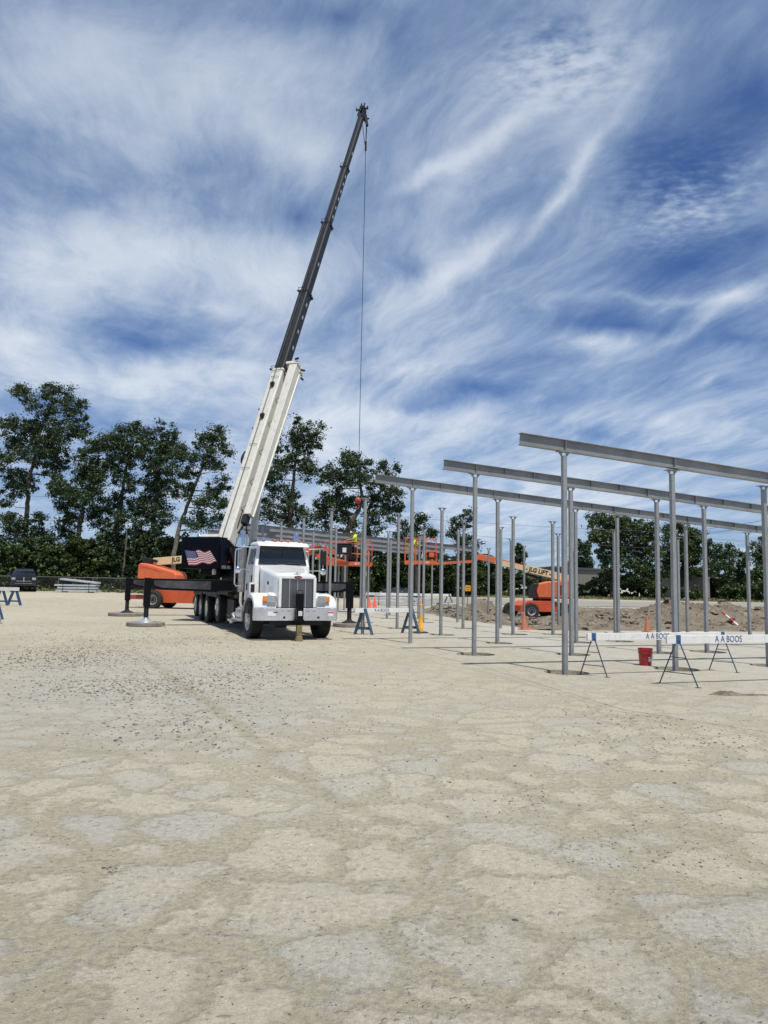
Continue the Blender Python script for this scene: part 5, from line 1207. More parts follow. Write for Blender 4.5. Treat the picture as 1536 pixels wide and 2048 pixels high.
# steel stacks
def stack(px0, px1, py, Y, rows, label, h=.25, tilt=True):
    d0 = ray(px0, py); d1 = ray(px1, py); a = d0*(Y/d0.y); b = d1*(Y/d1.y); L = b.x-a.x; z = plateau(a.x, Y)
    o = empty('steel_stack', (a.x, Y, z), 0, label, 'steel stack', 'stacks of steel members')
    for r in range(rows):
        for c in range(3):
            off = .15*math.sin(r*2.1+c); tl = .28 if (tilt and r == rows-1) else 0
            m = MB(); y = c*.3; zz = .08+r*(h+.05)
            p = V((off+(.3 if tl else 0), y, zz+tl)); q = V((L+off*.5, y, zz))
            m.beam(p+V((0, 0, h*.42)), q+V((0, 0, h*.42)), .2, h*.80)
            m.build('steel_member', galv_l, o, bevel=.01)
    for x in (.6, L-.6):
        m = MB(); m.box((x, .35, .035), (.1, 1.1, .07)); m.build('timber_bearer', dark_m, o)
        m = MB(); m.box((x, -.115, .08+rows*(h+.05)*.45), (.04, .02, rows*(h+.05)*.85)); m.build('strap', dark_m, o)
    return o
stack(112, 193, 1180, 62, 4, 'stack of pale galvanised steel members on the ground by the chain-link fence', .17)
stack(742, 860, 1210, 58.5, 2, 'low stack of galvanised steel beams lying beyond the columns', .26, False)
stack(868, 912, 1211, 57, 1, 'short galvanised steel beams lying under the far barricade legs', .26, False)

# ---------------------------------------------------------------- pickup
def pickup():
    g = G(47, 1180.5); Y = 64.; d = ray(47, 1180.5); x = d.x*Y/d.y
    o = empty('pickup_truck', (x, Y, plateau(x, Y)), math.radians(25), 'black pickup truck with a chrome cross grille parked before the shrubs at far left', 'pickup truck')
    bp = mat('pickup_black', (.008, .009, .013), .2, coat=.8)
    def ring(y, w, zb, zt, wt, r=.08): return [(-w, y, zb), (-w-.01, y, (zb+zt)/2), (-wt, y, zt-.02), (-wt+r, y, zt), (wt-r, y, zt), (wt, y, zt-.02), (w+.01, y, (zb+zt)/2), (w, y, zb)]
    m = MB(); m.loft([ring(-2.9, .86, .48, 1.08, .84), ring(-2.85, .96, .45, 1.22, .92), ring(-2.3, 1.0, .42, 1.28, .93), ring(-1.3, 1.0, .42, 1.34, .95), ring(2.9, 1.0, .45, 1.32, .96)]); m.build('body', bp, o, smooth=True)
    m = MB(); m.loft([ring(-1.35, .92, 1.3, 1.36, .90), ring(-.65, .90, 1.3, 1.90, .68), ring(.9, .90, 1.3, 1.92, .70), ring(1.25, .9, 1.3, 1.4, .85)]); m.build('cabin', bp, o, smooth=True)
    m = MB(); m.box8([(-.80, -1.26, 1.39), (.80, -1.26, 1.39), (.80, -1.2, 1.39), (-.80, -1.2, 1.39), (-.62, -.74, 1.85), (.62, -.74, 1.85), (.62, -.68, 1.85), (-.62, -.68, 1.85)]); m.build('windshield', mat('pickup_glass', (.03, .035, .045), .06, coat=.5), o)
    m = MB(); m.box((0, -2.91, .98), (1.15, .05, .42)); gr_ = m.build('grille', dark_m, o, bevel=.02)
    m = MB(); m.box((0, -2.945, .99), (.07, .03, .40)); m.box((0, -2.945, .86), (1.1, .03, .035)); m.build('grille_cross', chrome, gr_)
    for s in (-1, 1):
        m = MB(); m.box((s*.76, -2.87, 1.05), (.30, .08, .2)); m.build('headlight', glass_c, o, bevel=.03)
        m = MB(); m.box((s*1.12, -1.15, 1.42), (.24, .1, .28)); m.build('side_mirror', bp, o, bevel=.03)
        m = MB(); m.lathe([(.06, -.02), (.07, 0), (0, 0)], 12, Matrix.Translation((s*.72, -2.99, .62)) @ Matrix.Rotation(PI/2, 4, 'X')); m.build('fog_lamp', glass_c, o)
    m = MB(); m.box((0, -2.98, .62), (1.9, .16, .24)); m.build('bumper', bp, o, bevel=.04)
    m = MB(); m.box((0, -3.065, .68), (1.3, .02, .02)); m.build('bumper_trim', chrome, o)
    for sx in (-1, 1):
        for y in (-1.9, 1.9):
            w = empty('wheel', (sx*.86, y, .42)); w.parent = o
            m = MB(Matrix.Rotation(sx*PI/2, 4, 'Y')); m.lathe([(.22, -.12), (.38, -.14), (.42, -.1), (.42, .1), (.38, .14), (.22, .12)], 24); m.build('tyre', rubber, w, smooth=True)
            m = MB(Matrix.Rotation(sx*PI/2, 4, 'Y')); m.lathe([(.24, .12), (.2, .08), (0, .09)], 24); m.build('rim', chrome, w)
pickup()

# ---------------------------------------------------------------- far buildings
def at(px, py, Y): d = ray(px, py); return V((0, 0, CH))+d*(Y/d.y)
a = at(1053, 1140, 112); b = at(1106, 1135.5, 100); c = at(1215, 1140.5, 118)
zb = .4
bl_ = empty('metal_building', (b.x, b.y, zb), 0, 'long low brown corrugated metal building with a dark roof edge behind the boom lift', 'building')
def wall(o, p, q, z0, zp, zq, m_, name, th=.2):
    p = V((p.x-o.x, p.y-o.y, 0)); q = V((q.x-o.x, q.y-o.y, 0)); d = (q-p).normalized(); n = V((-d.y, d.x, 0))*th
    m = MB(); m.box8([tuple(p), tuple(q), tuple(q+n), tuple(p+n), tuple(p+V((0, 0, zp))), tuple(q+V((0, 0, zq))), tuple(q+n+V((0, 0, zq))), tuple(p+n+V((0, 0, zp)))]); return m
wall(b, a, b, 0, a.z-zb, b.z-zb, CORR, '').build('end_wall', mat('end_wall_grey', (.20, .19, .17), .6), bl_); wall(b, b, c, 0, b.z-zb, c.z-zb, CORR, '').build('side_wall', CORR, bl_)
m = MB()
m.beam(a-b+V((0, 0, b.z-zb+.0)), V((0, 0, b.z-zb+.05)), .5, .3); m.beam(V((0, 0, b.z-zb+.05)), V((c.x-b.x, c.y-b.y, c.z-zb+.05)), .5, .3)
e_ = a+(c-b); m.add([tuple(V((a.x-b.x, a.y-b.y, a.z-zb+.1))), (0, 0, b.z-zb+.1), tuple(V((c.x-b.x, c.y-b.y, c.z-zb+.1))), tuple(V((e_.x-b.x, e_.y-b.y, a.z-zb+.1)))], [(0, 1, 2, 3)])
m.build('roof', roof_dk, bl_)
for i in (.25, .6):
    p_ = (a-b)*i; m = MB(); m.box((p_.x, p_.y-.12, 1.2), (.9, .1, 2.0)); m.build('door', roof_dk, bl_)
# white building far behind
a = at(968, 1139, 150); b = at(1024, 1148, 150)
o = empty('pale_building', (a.x, a.y, .4), 0, 'pale low building with a sloping roof far behind the bushes, under the beige boom', 'building')
m = MB(); m.box8([(0, 0, 0), (b.x-a.x, 0, 0), (b.x-a.x, 20, 0), (0, 20, 0), (0, 0, a.z-.4), (b.x-a.x, 0, b.z-.4), (b.x-a.x, 20, b.z-.4), (0, 20, a.z-.4)]); m.build('wall', bwhite, o)
m = MB(); m.beam((-.3, -.2, a.z-.3), (b.x-a.x+.3, -.2, b.z-.3), .6, .3); m.build('roof', mat('roof_blue_grey', (.3, .33, .37), .5), o)
m = MB()
for i in range(3): m.box((1+i*1.6, -.04, 1.6), (.8, .06, .9))
m.build('window', roof_dk, o)
# open container-like shed
a = at(1322, 1157, 104); b = at(1416, 1153.5, 92); c = at(1441, 1154, 96)
zb = .45
o = empty('steel_shed', (b.x, b.y, zb), 0, 'grey flat-roofed shed with an open dark doorway among the trees at right', 'shed')
wall(b, a, b, 0, a.z-zb, b.z-zb, None, '').build('side_wall', shed_m, o)
dd = V((c.x-b.x, c.y-b.y, 0)); H_ = b.z-zb
n_ = dd.normalized()
wm = mat('shed_front', (.42, .40, .36), .7, grime=.3)
m = MB(); m.beam((0, 0, H_/2), tuple(n_*.38+V((0, 0, H_/2))), .15, H_); m.beam(tuple(dd-n_*.12+V((0, 0, H_/2))), tuple(dd+V((0, 0, H_/2))), .15, H_); m.beam((0, 0, H_-.07), tuple(dd+V((0, 0, H_-.07))), .16, .14); m.build('front_frame', wm, o)
m = MB(); bk_ = V((a.x-b.x, a.y-b.y, 0)); 
m.add([(0, 0, H_-.02), tuple(dd+V((0, 0, H_-.02))), tuple(dd+bk_+V((0, 0, H_-.02))), tuple(bk_+V((0, 0, H_-.02)))], [(0, 1, 2, 3)]); m.add([tuple(dd), tuple(dd+V((0, 0, H_))), tuple(dd+bk_+V((0, 0, H_))), tuple(dd+bk_)], [(0, 1, 2, 3)]); m.add([tuple(bk_*.7), tuple(bk_*.7+V((0, 0, H_))), tuple(dd+bk_*.7+V((0, 0, H_))), tuple(dd+bk_*.7)], [(0, 1, 2, 3)]); m.build('roof', shed_m, o)

# ---------------------------------------------------------------- fences
def fence(pts, h, label, step=3.0, mesh=True):
    o = empty('chain_link_fence', (pts[0].x, pts[0].y, plateau(pts[0].x, pts[0].y)), 0, label, 'fence', 'chain-link fences'); P0_ = V(o.location)
    fm = mat('fence_wire', (.22, .23, .23), .5, metal=.6)
    pm = MB(); wm_ = MB(); Lc = []
    for a, b in zip(pts, pts[1:]):
        L = (b-a).length; n = max(1, round(L/step)); d = (b-a)/L
        for i in range(n+1):
            q = a+d*(L*i/n)-P0_; q.z = plateau(q.x+P0_.x, q.y+P0_.y)-P0_.z; p = MB(); p.cyl(tuple(q-V((0, 0, .1))), tuple(q+V((0, 0, h+.05))), .035, seg=8); p.build('fence_post', fm, o)
        q0 = a-P0_; q1 = b-P0_
        pm.tube([(q0.x, q0.y, h), (q1.x, q1.y, h)], .024, 6)
        k = int(L/.16)
        for i in range(-int(h/.16), k):
            for s in (1, -1):
                t0 = i*.16; 
                u0, u1 = (t0, t0+h) if s > 0 else (t0+h, t0)
                z0, z1 = 0., h
                if u0 < 0: z0 = -u0; u0 = 0.
                if u1 < 0: z1 = h+u1; u1 = 0.
                if u0 > L: u0 = L; z0 = h-(L-t0) if s < 0 else 0
                if u1 > L: u1 = L; z1 = L-t0
                A_, B_ = q0+d*u0, q0+d*u1; wm_.tube([(A_.x, A_.y, z0), (B_.x, B_.y, z1)], .0035, 3, cap=False)
    pm.build('top_rail', fm, o); w = wm_.build('wire_mesh', fm, o, fixn=False)
fence([V((-38, 66.5, 0)), V((-20, 67.5, 0)), V((-10, 69, 0))], 1.25, 'low chain-link fence under the trees at left, behind the pickup and steel stack')
fence([V((46, 84, 0)), V((62, 84, 0))], 1.9, 'chain-link fence by the trees at the right edge')

# ---------------------------------------------------------------- utility poles and wires
def pole(px, py, Y, label, arm=True):
    d = ray(px, py); top = at(px, py, Y); z0 = plateau(top.x, Y); h = top.z-z0
    o = empty('utility_pole', (top.x, Y, z0), 0, label, 'utility pole', 'utility poles')
    m = MB(); m.tube([(0, 0, 0), (0, 0, h)], [.17, .11], 10); m.build('pole', wood, o)
    if arm:
        m = MB(); m.box((.45, 0, h-.6), (1.5, .1, .1)); m.build('crossarm', wood, o)
        m = MB()
        for x in (-.2, .5, 1.1): m.cyl((x, 0, h-.55), (x, 0, h-.38), .04, seg=8)
        m.cyl((0, 0, h), (0, 0, h+.25), .05, seg=8); m.build('insulator', dark_m, o)
    return top
p1 = pole(608, 1010, 88, 'weathered utility pole with a crossarm standing behind the truck cab, before the trees')
p2 = pole(1347, 1062, 90, 'thin utility pole rising among the trees at right', False)
p0 = at(108, 1075, 92); p0 = pole(108, 1078, 92, 'short utility pole half hidden among the trees at left')
def wire(a, b, sag, label):
    m = MB(); n = 24; pts = []
    for i in range(n+1):
        t = i/n; p = a.lerp(b, t); pts.append(p-V((0, 0, sag*4*t*(1-t))))
    m.tube([p-a for p in pts], .016, 5); o = m.build('overhead_wire', rope_m, loc=tuple(a)); return tag(o, label, 'overhead wire', 'overhead wires')
wire(at(-60, 984, 86), at(330, 1000, 88), .2, 'overhead wire crossing the gap between the two leftmost trees')
wire(at(-60, 1036, 86), at(608, 1030, 88), .5, 'overhead wire running low across the left trees to the pole')
wire(at(609, 1016, 88), at(1346, 1064, 90), .4, 'upper overhead wire across the sky behind the columns')
wire(at(610, 1033, 88), at(1346, 1098, 90), .5, 'lower overhead wire across the sky behind the columns')
wire(at(1347, 1068, 90), at(1620, 1086, 88), .3, 'overhead wire over the trees at the right edge')
wire(at(1300, 1074, 90), at(1640, 1022, 70), .1, 'upper of two slanting wires between the beams at right')
wire(at(1330, 1078, 90), at(1640, 1032, 70), .1, 'lower of two slanting wires between the beams at right')

# ---------------------------------------------------------------- vegetation
def leaves_mesh(name, pos, size, m_, parent, up=.3):
    n = len(pos); pos = np.asarray(pos); size = np.asarray(size)[:, None]
    a = NR.normal(0, 1, (n, 3)); a /= np.linalg.norm(a, axis=1)[:, None]
    nrm = NR.normal(0, 1, (n, 3)); nrm[:, 2] += up*2; b = np.cross(nrm, a); b /= np.linalg.norm(b, axis=1)[:, None]+1e-9
    a = np.cross(b, nrm); a /= np.linalg.norm(a, axis=1)[:, None]+1e-9
    asp = NR.uniform(.6, 1., (n, 1)); c = np.cross(a, b)
    v = np.stack([pos-a*size*.6, pos+b*size*.5*asp+c*size*.14, pos+a*size*.6, pos-b*size*.5*asp+c*size*.14], 1).reshape(-1, 3)
    me = bpy.data.meshes.new(name); me.vertices.add(4*n); me.vertices.foreach_set('co', v.ravel())
    me.loops.add(4*n); me.polygons.add(n); me.polygons.foreach_set('loop_start', np.arange(n)*4); me.polygons.foreach_set('loop_total', np.full(n, 4)); me.loops.foreach_set('vertex_index', np.arange(4*n)); me.update(); me.validate()
    me.materials.append(m_); o = bpy.data.objects.new(name, me); COL.objects.link(o)
    if parent: o.parent = parent
    return o
def tree(name, label, blobs, trunk, Y, m_, conv, depth=.9, dens=1., leaf=.175, tw=.3, group='trees along the far side of the yard', clump=.82, barkm=None, limbs=True):
    """blobs: (x, y, rx, ry) outline of each foliage mass; trunk: polyline; both in photo pixels through conv; everything at distance Y"""
    base = conv(*trunk[0]); d = ray(*base); bx_ = d.x*Y/d.y; z0 = plateau(bx_, Y)
    o = empty(name, (bx_, Y, z0), 0, label, 'tree' if 'tree' in name else 'shrub', group); O = V(o.location)
    tp = [V((0, 0, -.1))]
    for q in trunk[1:]:
        p = at(*conv(*q), Y)-O; p.y += rnd.uniform(-.4, .4); tp.append(p)
    r0 = tw; m = MB(); n = len(tp)
    # smooth the trunk line
    sp = []
    for i in range(n-1):
        for k in range(4): sp.append(tp[i].lerp(tp[i+1], k/4)+V((rnd.uniform(-.06, .06), rnd.uniform(-.06, .06), 0)))
    sp.append(tp[-1]); m.tube(sp, [r0*(1-.75*i/len(sp)) for i in range(len(sp))], 10)
    P = []; Sz = []; cents = []
    for (x, y, rx, ry) in blobs:
        c = at(*conv(x, y), Y); k = Y/F; s = conv(1, 0)[0]-conv(0, 0)[0]
        RX, RY = rx*s*k*1.17, ry*s*k*1.12; RD = min(max(RX, RY), 2.2)*depth
        c.y += rnd.uniform(-1, 1)*RD*.7; cents.append((c-O, max(RX, RY)))
        area = RX*RY*PI; nc = max(5, int(area*6.)); 
        for _ in range(nc):
            while True:
                u = V((rnd.uniform(-1, 1), rnd.uniform(-1, 1), rnd.uniform(-1, 1)))
                if .25 < u.length < 1: break
            cc = c+V((u.x*RX, u.y*RD, u.z*RY)); cr = rnd.uniform(.25, 1.)*clump
            nl = max(4, int(66*dens*rnd.uniform(.4, 1.4)))
            q = NR.normal(0, .42, (nl, 3))*cr*np.array([1, 1, .75])+np.array(cc-O); P.append(q); Sz.append(NR.uniform(.55, 1.25, nl)*leaf)
    if limbs:
        for c, R_ in cents:
            # attach to the trunk point a little below
            best = min(sp, key=lambda p: (p-c).length+(3 if p.z > c.z-.4 else 0)); mid = best.lerp(c, .55)+V((0, 0, -.12*(c-best).length)); L_ = (c-best).length
            if L_ < .3: continue
            r1 = min(r0*.4, .02+.013*L_); m.tube([best, best.lerp(mid, .5), mid, mid.lerp(c, .6)+V((0, 0, .05)), c], [r1, r1*.8, r1*.6, r1*.4, .015], 6)
            for _ in range(3):
                e = c+V((rnd.uniform(-1, 1), rnd.uniform(-.6, .6), rnd.uniform(-.3, 1)))*R_*.8; m.tube([mid.lerp(c, rnd.uniform(.3, .9)), e.lerp(c, .4)+V((0, 0, .06)), e], [r1*.4, r1*.25, .01], 4)
    m.build('trunk', barkm or bark, o, fixn=False)
    cr_ = leaves_mesh('crown', np.concatenate(P), np.concatenate(Sz), m_, o); return o
cA = lambda x, y: (x/3.2, 740+y/3.2)
cB = lambda x, y: (480+x/4.267, 800+y/4.267)
cC = lambda x, y: (780+x/7.68, 940+y/7.68)
cD = lambda x, y: (1150+x/3.98, 1010+y/3.98)
tree('cottonwood_tree', 'tallest dark tree at far left with a forked trunk against the sky', [(150, 110, 45, 30), (150, 170, 60, 50), (320, 130, 60, 60), (300, 220, 90, 80), (440, 150, 25, 40), (430, 230, 70, 60), (520, 220, 35, 35), (500, 290, 60, 50), (40, 320, 60, 50), (100, 380, 100, 70), (250, 380, 110, 90), (420, 380, 110, 70), (530, 400, 50, 60), (60, 460, 60, 50), (200, 480, 110, 70), (370, 480, 90, 60), (100, 560, 90, 50), (260, 560, 100, 60), (380, 570, 60, 60), (60, 640, 45, 60), (130, 680, 70, 70), (400, 640, 50, 30), (60, 760, 60, 55), (170, 760, 60, 50), (40, 840, 45, 40), (330, 640, 50, 40), (50, 960, 60, 50), (110, 980, 60, 60), (240, 960, 60, 50), (80, 1060, 90, 60), (220, 1050, 80, 60), (270, 1120, 80, 50)],
     [(155, 1400), (158, 1100), (165, 950), (180, 820), (190, 700), (215, 560), (260, 430), (300, 280)], 74, leaf_a, cA, tw=.30)
tree('cottonwood_tree', 'narrow dark tree second from the left, lower than its neighbours', [(590, 480, 45, 35), (640, 470, 50, 40), (570, 540, 70, 50), (560, 610, 85, 60), (620, 640, 75, 70), (540, 700, 90, 70), (640, 720, 60, 50), (370, 700, 45, 35), (350, 760, 50, 50), (420, 760, 80, 70), (540, 790, 110, 70), (610, 850, 60, 45), (400, 850, 50, 40), (460, 900, 80, 60), (550, 930, 50, 40), (450, 990, 80, 50), (390, 1050, 60, 50), (420, 1100, 90, 50)],
     [(490, 1400), (500, 1150), (515, 1000), (535, 900), (560, 760), (600, 600)], 72, leaf_a, cA, tw=.30)
tree('cottonwood_tree', 'tall dark tree with a straight trunk, third from the left', [(720, 420, 45, 35), (790, 400, 45, 45), (700, 480, 75, 50), (870, 370, 40, 45), (830, 450, 90, 60), (760, 530, 90, 60), (900, 500, 80, 60), (840, 590, 80, 50), (730, 610, 65, 50), (790, 680, 80, 60), (860, 760, 50, 45), (760, 810, 60, 40), (700, 880, 80, 55), (860, 860, 80, 50), (650, 960, 60, 50), (820, 970, 80, 60), (720, 1030, 90, 50)],
     [(742, 1400), (745, 1180), (752, 980), (765, 860), (785, 720), (820, 600), (860, 480)], 73, leaf_a, cA, tw=.28)
tree('cottonwood_tree', 'dense dark tree fourth from the left with a bushy crown', [(1020, 370, 35, 35), (1100, 400, 45, 50), (940, 430, 60, 50), (1030, 450, 80, 60), (1000, 540, 90, 60), (1100, 520, 80, 60), (1050, 620, 120, 60), (1000, 700, 100, 65), (960, 780, 80, 60), (1080, 760, 90, 60), (1000, 850, 100, 60), (930, 910, 70, 50), (1050, 940, 90, 60), (960, 1030, 110, 60)],
     [(985, 1400), (975, 1180), (980, 1000), (1000, 850), (1030, 650), (1040, 480)], 75, leaf_a, cA, tw=.26)
tree('cottonwood_tree', 'leaning tree with a pale slanting trunk just left of the crane boom', [(1390, 385, 45, 30), (1340, 430, 60, 45), (1270, 470, 40, 40), (1400, 450, 50, 50), (1470, 540, 30, 25), (1380, 530, 70, 50), (1210, 500, 60, 40), (1200, 570, 70, 50), (1310, 590, 70, 55), (1390, 620, 50, 45), (1170, 640, 80, 50), (1450, 730, 40, 40), (1380, 750, 60, 45), (1340, 800, 45, 40), (1200, 780, 50, 50), (1400, 850, 70, 50), (1270, 880, 50, 50), (1340, 960, 80, 50), (1440, 950, 40, 40), (1250, 980, 70, 50)],
     [(1105, 1400), (1115, 1180), (1150, 980), (1205, 840), (1255, 700), (1320, 560), (1370, 440)], 70, leaf_a, cA, tw=.24, barkm=bark_pale)
tree('cottonwood_tree', 'tall dark tree immediately right of the crane boom', [(480, 170, 30, 28), (490, 220, 42, 40), (570, 240, 60, 40), (690, 220, 30, 38), (660, 300, 40, 40), (440, 300, 45, 40), (500, 310, 60, 50), (590, 310, 60, 60), (460, 390, 70, 60), (560, 400, 80, 60), (640, 410, 40, 40), (500, 480, 90, 50), (450, 520, 50, 50), (620, 560, 60, 40), (540, 580, 70, 40), (600, 640, 80, 45), (310, 260, 20, 25), (330, 320, 40, 30), (320, 410, 50, 50), (270, 480, 45, 45), (330, 540, 60, 60), (400, 560, 60, 60), (220, 620, 60, 60), (300, 640, 90, 70), (200, 720, 50, 30), (320, 740, 80, 60), (290, 810, 45, 40), (360, 830, 80, 50), (480, 800, 50, 40), (220, 870, 30, 30), (180, 960, 50, 40), (260, 930, 60, 50), (230, 1010, 70, 40), (350, 960, 90, 60), (450, 900, 80, 60), (500, 970, 80, 50), (400, 1040, 90, 40), (420, 1180, 120, 80)],
     [(430, 1650), (435, 1150), (435, 1000), (445, 800), (460, 650), (480, 480), (490, 260)], 72, leaf_a, cB, tw=.28)
tree('cottonwood_tree', 'broad dark tree with a leaning trunk behind the hanging red ball', [(920, 460, 30, 35), (900, 520, 60, 50), (990, 480, 35, 35), (1040, 540, 70, 60), (960, 570, 80, 60), (780, 590, 50, 40), (720, 620, 60, 40), (820, 640, 90, 50), (920, 640, 90, 60), (1060, 630, 50, 50), (760, 700, 70, 40), (870, 720, 90, 50), (990, 700, 90, 50), (840, 790, 60, 40), (760, 830, 80, 50), (700, 900, 60, 50), (800, 900, 90, 60), (900, 880, 90, 60), (1000, 860, 100, 60), (750, 980, 90, 60), (860, 980, 90, 60), (700, 1060, 60, 40), (640, 1000, 50, 40), (960, 1060, 90, 50), (570, 980, 40, 40), (590, 1060, 60, 30), (850, 1200, 200, 90)],
     [(880, 1650), (915, 1120), (960, 1030), (1020, 930), (1040, 800), (1010, 620)], 71, leaf_a, cB, tw=.34)
tree('cottonwood_tree', 'broad dark tree behind the left end of the third beam', [(1240, 560, 50, 40), (1325, 590, 38, 50), (1180, 600, 60, 30), (1260, 640, 70, 50), (1150, 690, 80, 40), (1200, 760, 100, 60), (1320, 770, 70, 50), (1140, 860, 80, 60), (1240, 870, 90, 60), (1360, 860, 50, 70), (1180, 960, 80, 50), (1300, 930, 60, 40), (1370, 930, 40, 40), (1280, 1010, 50, 30), (1110, 1010, 60, 50), (1150, 1090, 70, 60), (1130, 1200, 120, 60)],
     [(1090, 1650), (1100, 1150), (1080, 1000), (1120, 880), (1200, 780), (1250, 640)], 72, leaf_a, cB, tw=.26)
tree('cottonwood_tree', 'small dark tree between the third beam and the free-standing columns', [(470, 720, 70, 45), (390, 800, 80, 60), (520, 750, 40, 50), (220, 820, 60, 60), (430, 880, 100, 70), (230, 930, 80, 60), (330, 960, 90, 60), (620, 930, 50, 40), (690, 960, 30, 30), (620, 1010, 50, 40), (400, 1010, 90, 60), (120, 1000, 80, 60), (250, 1050, 90, 50), (300, 1180, 150, 80)],
     [(400, 1780), (410, 1300), (400, 1100), (420, 900), (460, 760)], 76, leaf_a, cC, tw=.22)
tree('cottonwood_tree', 'ragged dark tree left of the second column of the second beam', [(1190, 650, 60, 40), (1220, 720, 60, 70), (1120, 730, 50, 40), (980, 780, 80, 50), (1040, 850, 90, 60), (1170, 840, 60, 50), (1000, 920, 60, 50), (930, 1000, 70, 50), (1040, 1040, 90, 60), (1170, 1050, 80, 60), (1270, 1090, 60, 50), (1340, 1140, 60, 40), (1100, 1150, 140, 70), (1180, 1280, 160, 90)],
     [(1120, 1780), (1120, 1350), (1110, 1150), (1140, 950), (1190, 760)], 78, leaf_a, cC, tw=.2)
tree('poplar_tree', 'small slim tree on the skyline left of the metal building', [(1985, 1180, 40, 40), (1980, 1240, 60, 50), (2000, 1310, 70, 60), (1980, 1390, 80, 60), (2000, 1480, 80, 60)], [(1990, 1850), (1990, 1500), (1985, 1250)], 100, leaf_c, cC, tw=.14, leaf=.32)
tree('maple_tree', 'large green tree behind the third beam, at the end of the metal building', [(200, 110, 90, 45), (150, 200, 60, 55), (290, 150, 90, 55), (420, 160, 80, 55), (520, 180, 80, 50), (600, 180, 45, 45), (210, 270, 90, 55), (330, 260, 90, 65), (470, 260, 90, 60), (590, 260, 60, 55), (140, 270, 40, 30), (240, 370, 70, 55), (380, 370, 90, 60), (520, 370, 90, 60), (610, 370, 55, 60), (270, 470, 70, 55), (370, 480, 60, 45), (480, 480, 80, 55), (590, 480, 60, 60), (250, 580, 50, 50), (590, 560, 50, 50), (500, 580, 80, 50)],
     [(290, 730), (292, 600), (300, 500), (330, 380), (370, 230)], 92, leaf_c, cD, tw=.26, leaf=.235)
tree('maple_tree', 'round green tree behind the thick near column with a thin pole in it', [(760, 200, 50, 40), (820, 170, 35, 30), (880, 200, 50, 40), (940, 240, 45, 55), (1000, 250, 40, 40), (740, 290, 60, 60), (860, 300, 80, 60), (960, 330, 80, 60), (1070, 320, 40, 45), (1085, 400, 45, 55), (720, 400, 60, 60), (820, 410, 90, 60), (940, 430, 80, 60), (1060, 490, 50, 50), (740, 510, 60, 50), (860, 520, 90, 50), (980, 540, 70, 45)],
     [(850, 730), (850, 560), (860, 420), (880, 280)], 96, leaf_c, cD, tw=.26, leaf=.235)
tree('poplar_tree', 'narrow pale-green tree right of the open shed', [(1200, 330, 50, 30), (1160, 390, 50, 45), (1220, 420, 50, 50), (1150, 480, 50, 45), (1210, 520, 60, 55), (1230, 620, 50, 50), (1180, 600, 50, 50), (1220, 690, 60, 50)], [(1205, 760), (1205, 620), (1195, 480), (1200, 360)], 92, leaf_c, cD, tw=.16, leaf=.22, dens=.9)
tree('poplar_tree', 'narrow dark-green tree between the shed and the last column under the third beam', [(1300, 380, 50, 35), (1310, 450, 55, 50), (1290, 540, 60, 55), (1320, 620, 55, 50), (1300, 700, 60, 50)], [(1305, 770), (1305, 620), (1305, 430)], 95, leaf_c, cD, tw=.16, leaf=.22)
tree('poplar_tree', 'loose pale-green tree at the right edge, behind the last column', [(1430, 330, 40, 30), (1490, 280, 30, 22), (1500, 350, 40, 45), (1440, 430, 55, 50), (1510, 460, 45, 55), (1440, 540, 55, 55), (1500, 610, 50, 55), (1430, 660, 60, 50), (1560, 560, 60, 80), (1560, 400, 50, 70)], [(1470, 770), (1470, 620), (1475, 450), (1480, 330)], 90, leaf_c, cD, tw=.16, leaf=.22, dens=.9)
tree('oak_tree', 'dark tree partly behind the thick near column, above the metal building', [(60, 330, 60, 50), (45, 410, 70, 60), (90, 470, 60, 40), (20, 480, 60, 40)], [(60, 760), (60, 600), (55, 400)], 125, leaf_a, cD, tw=.25, leaf=.28)
# pale dead trunk and extra stems seen under the left trees
def stem(px0, py0, px1, py1, Y, w, label):
    a = at(px0, py0, Y); z0 = plateau(a.x, Y); b = at(px1, py1, Y); o = V((a.x, Y, z0)); m = MB(); m.tube([(0, 0, -.1), tuple((b-o).lerp(V((0, 0, 0)), .5)+V((.08, 0, 0))), tuple(b-o)], [w, w*.8, w*.6], 8)
    e = empty('bare_trunk', o, 0, label, 'tree trunk', 'trunks under the trees'); m.build('trunk', bark_pale, e, fixn=False)
    m = MB(); m.tube([tuple((b-o)*.8), tuple((b-o)*.9+V((.4, 0, .2)))], [.04, .015], 5); m.build('branch', bark_pale, e, fixn=False)
stem(242, 1155, 254, 1060, 72.0, .12, 'slender pale trunk left of the orange lift hood')
stem(230, 1180, 236, 1045, 74.5, .17, 'thick grey trunk behind the far outrigger leg')
stem(268, 1178, 284, 1040, 74.5, .16, 'brown trunk just above the orange lift hood')
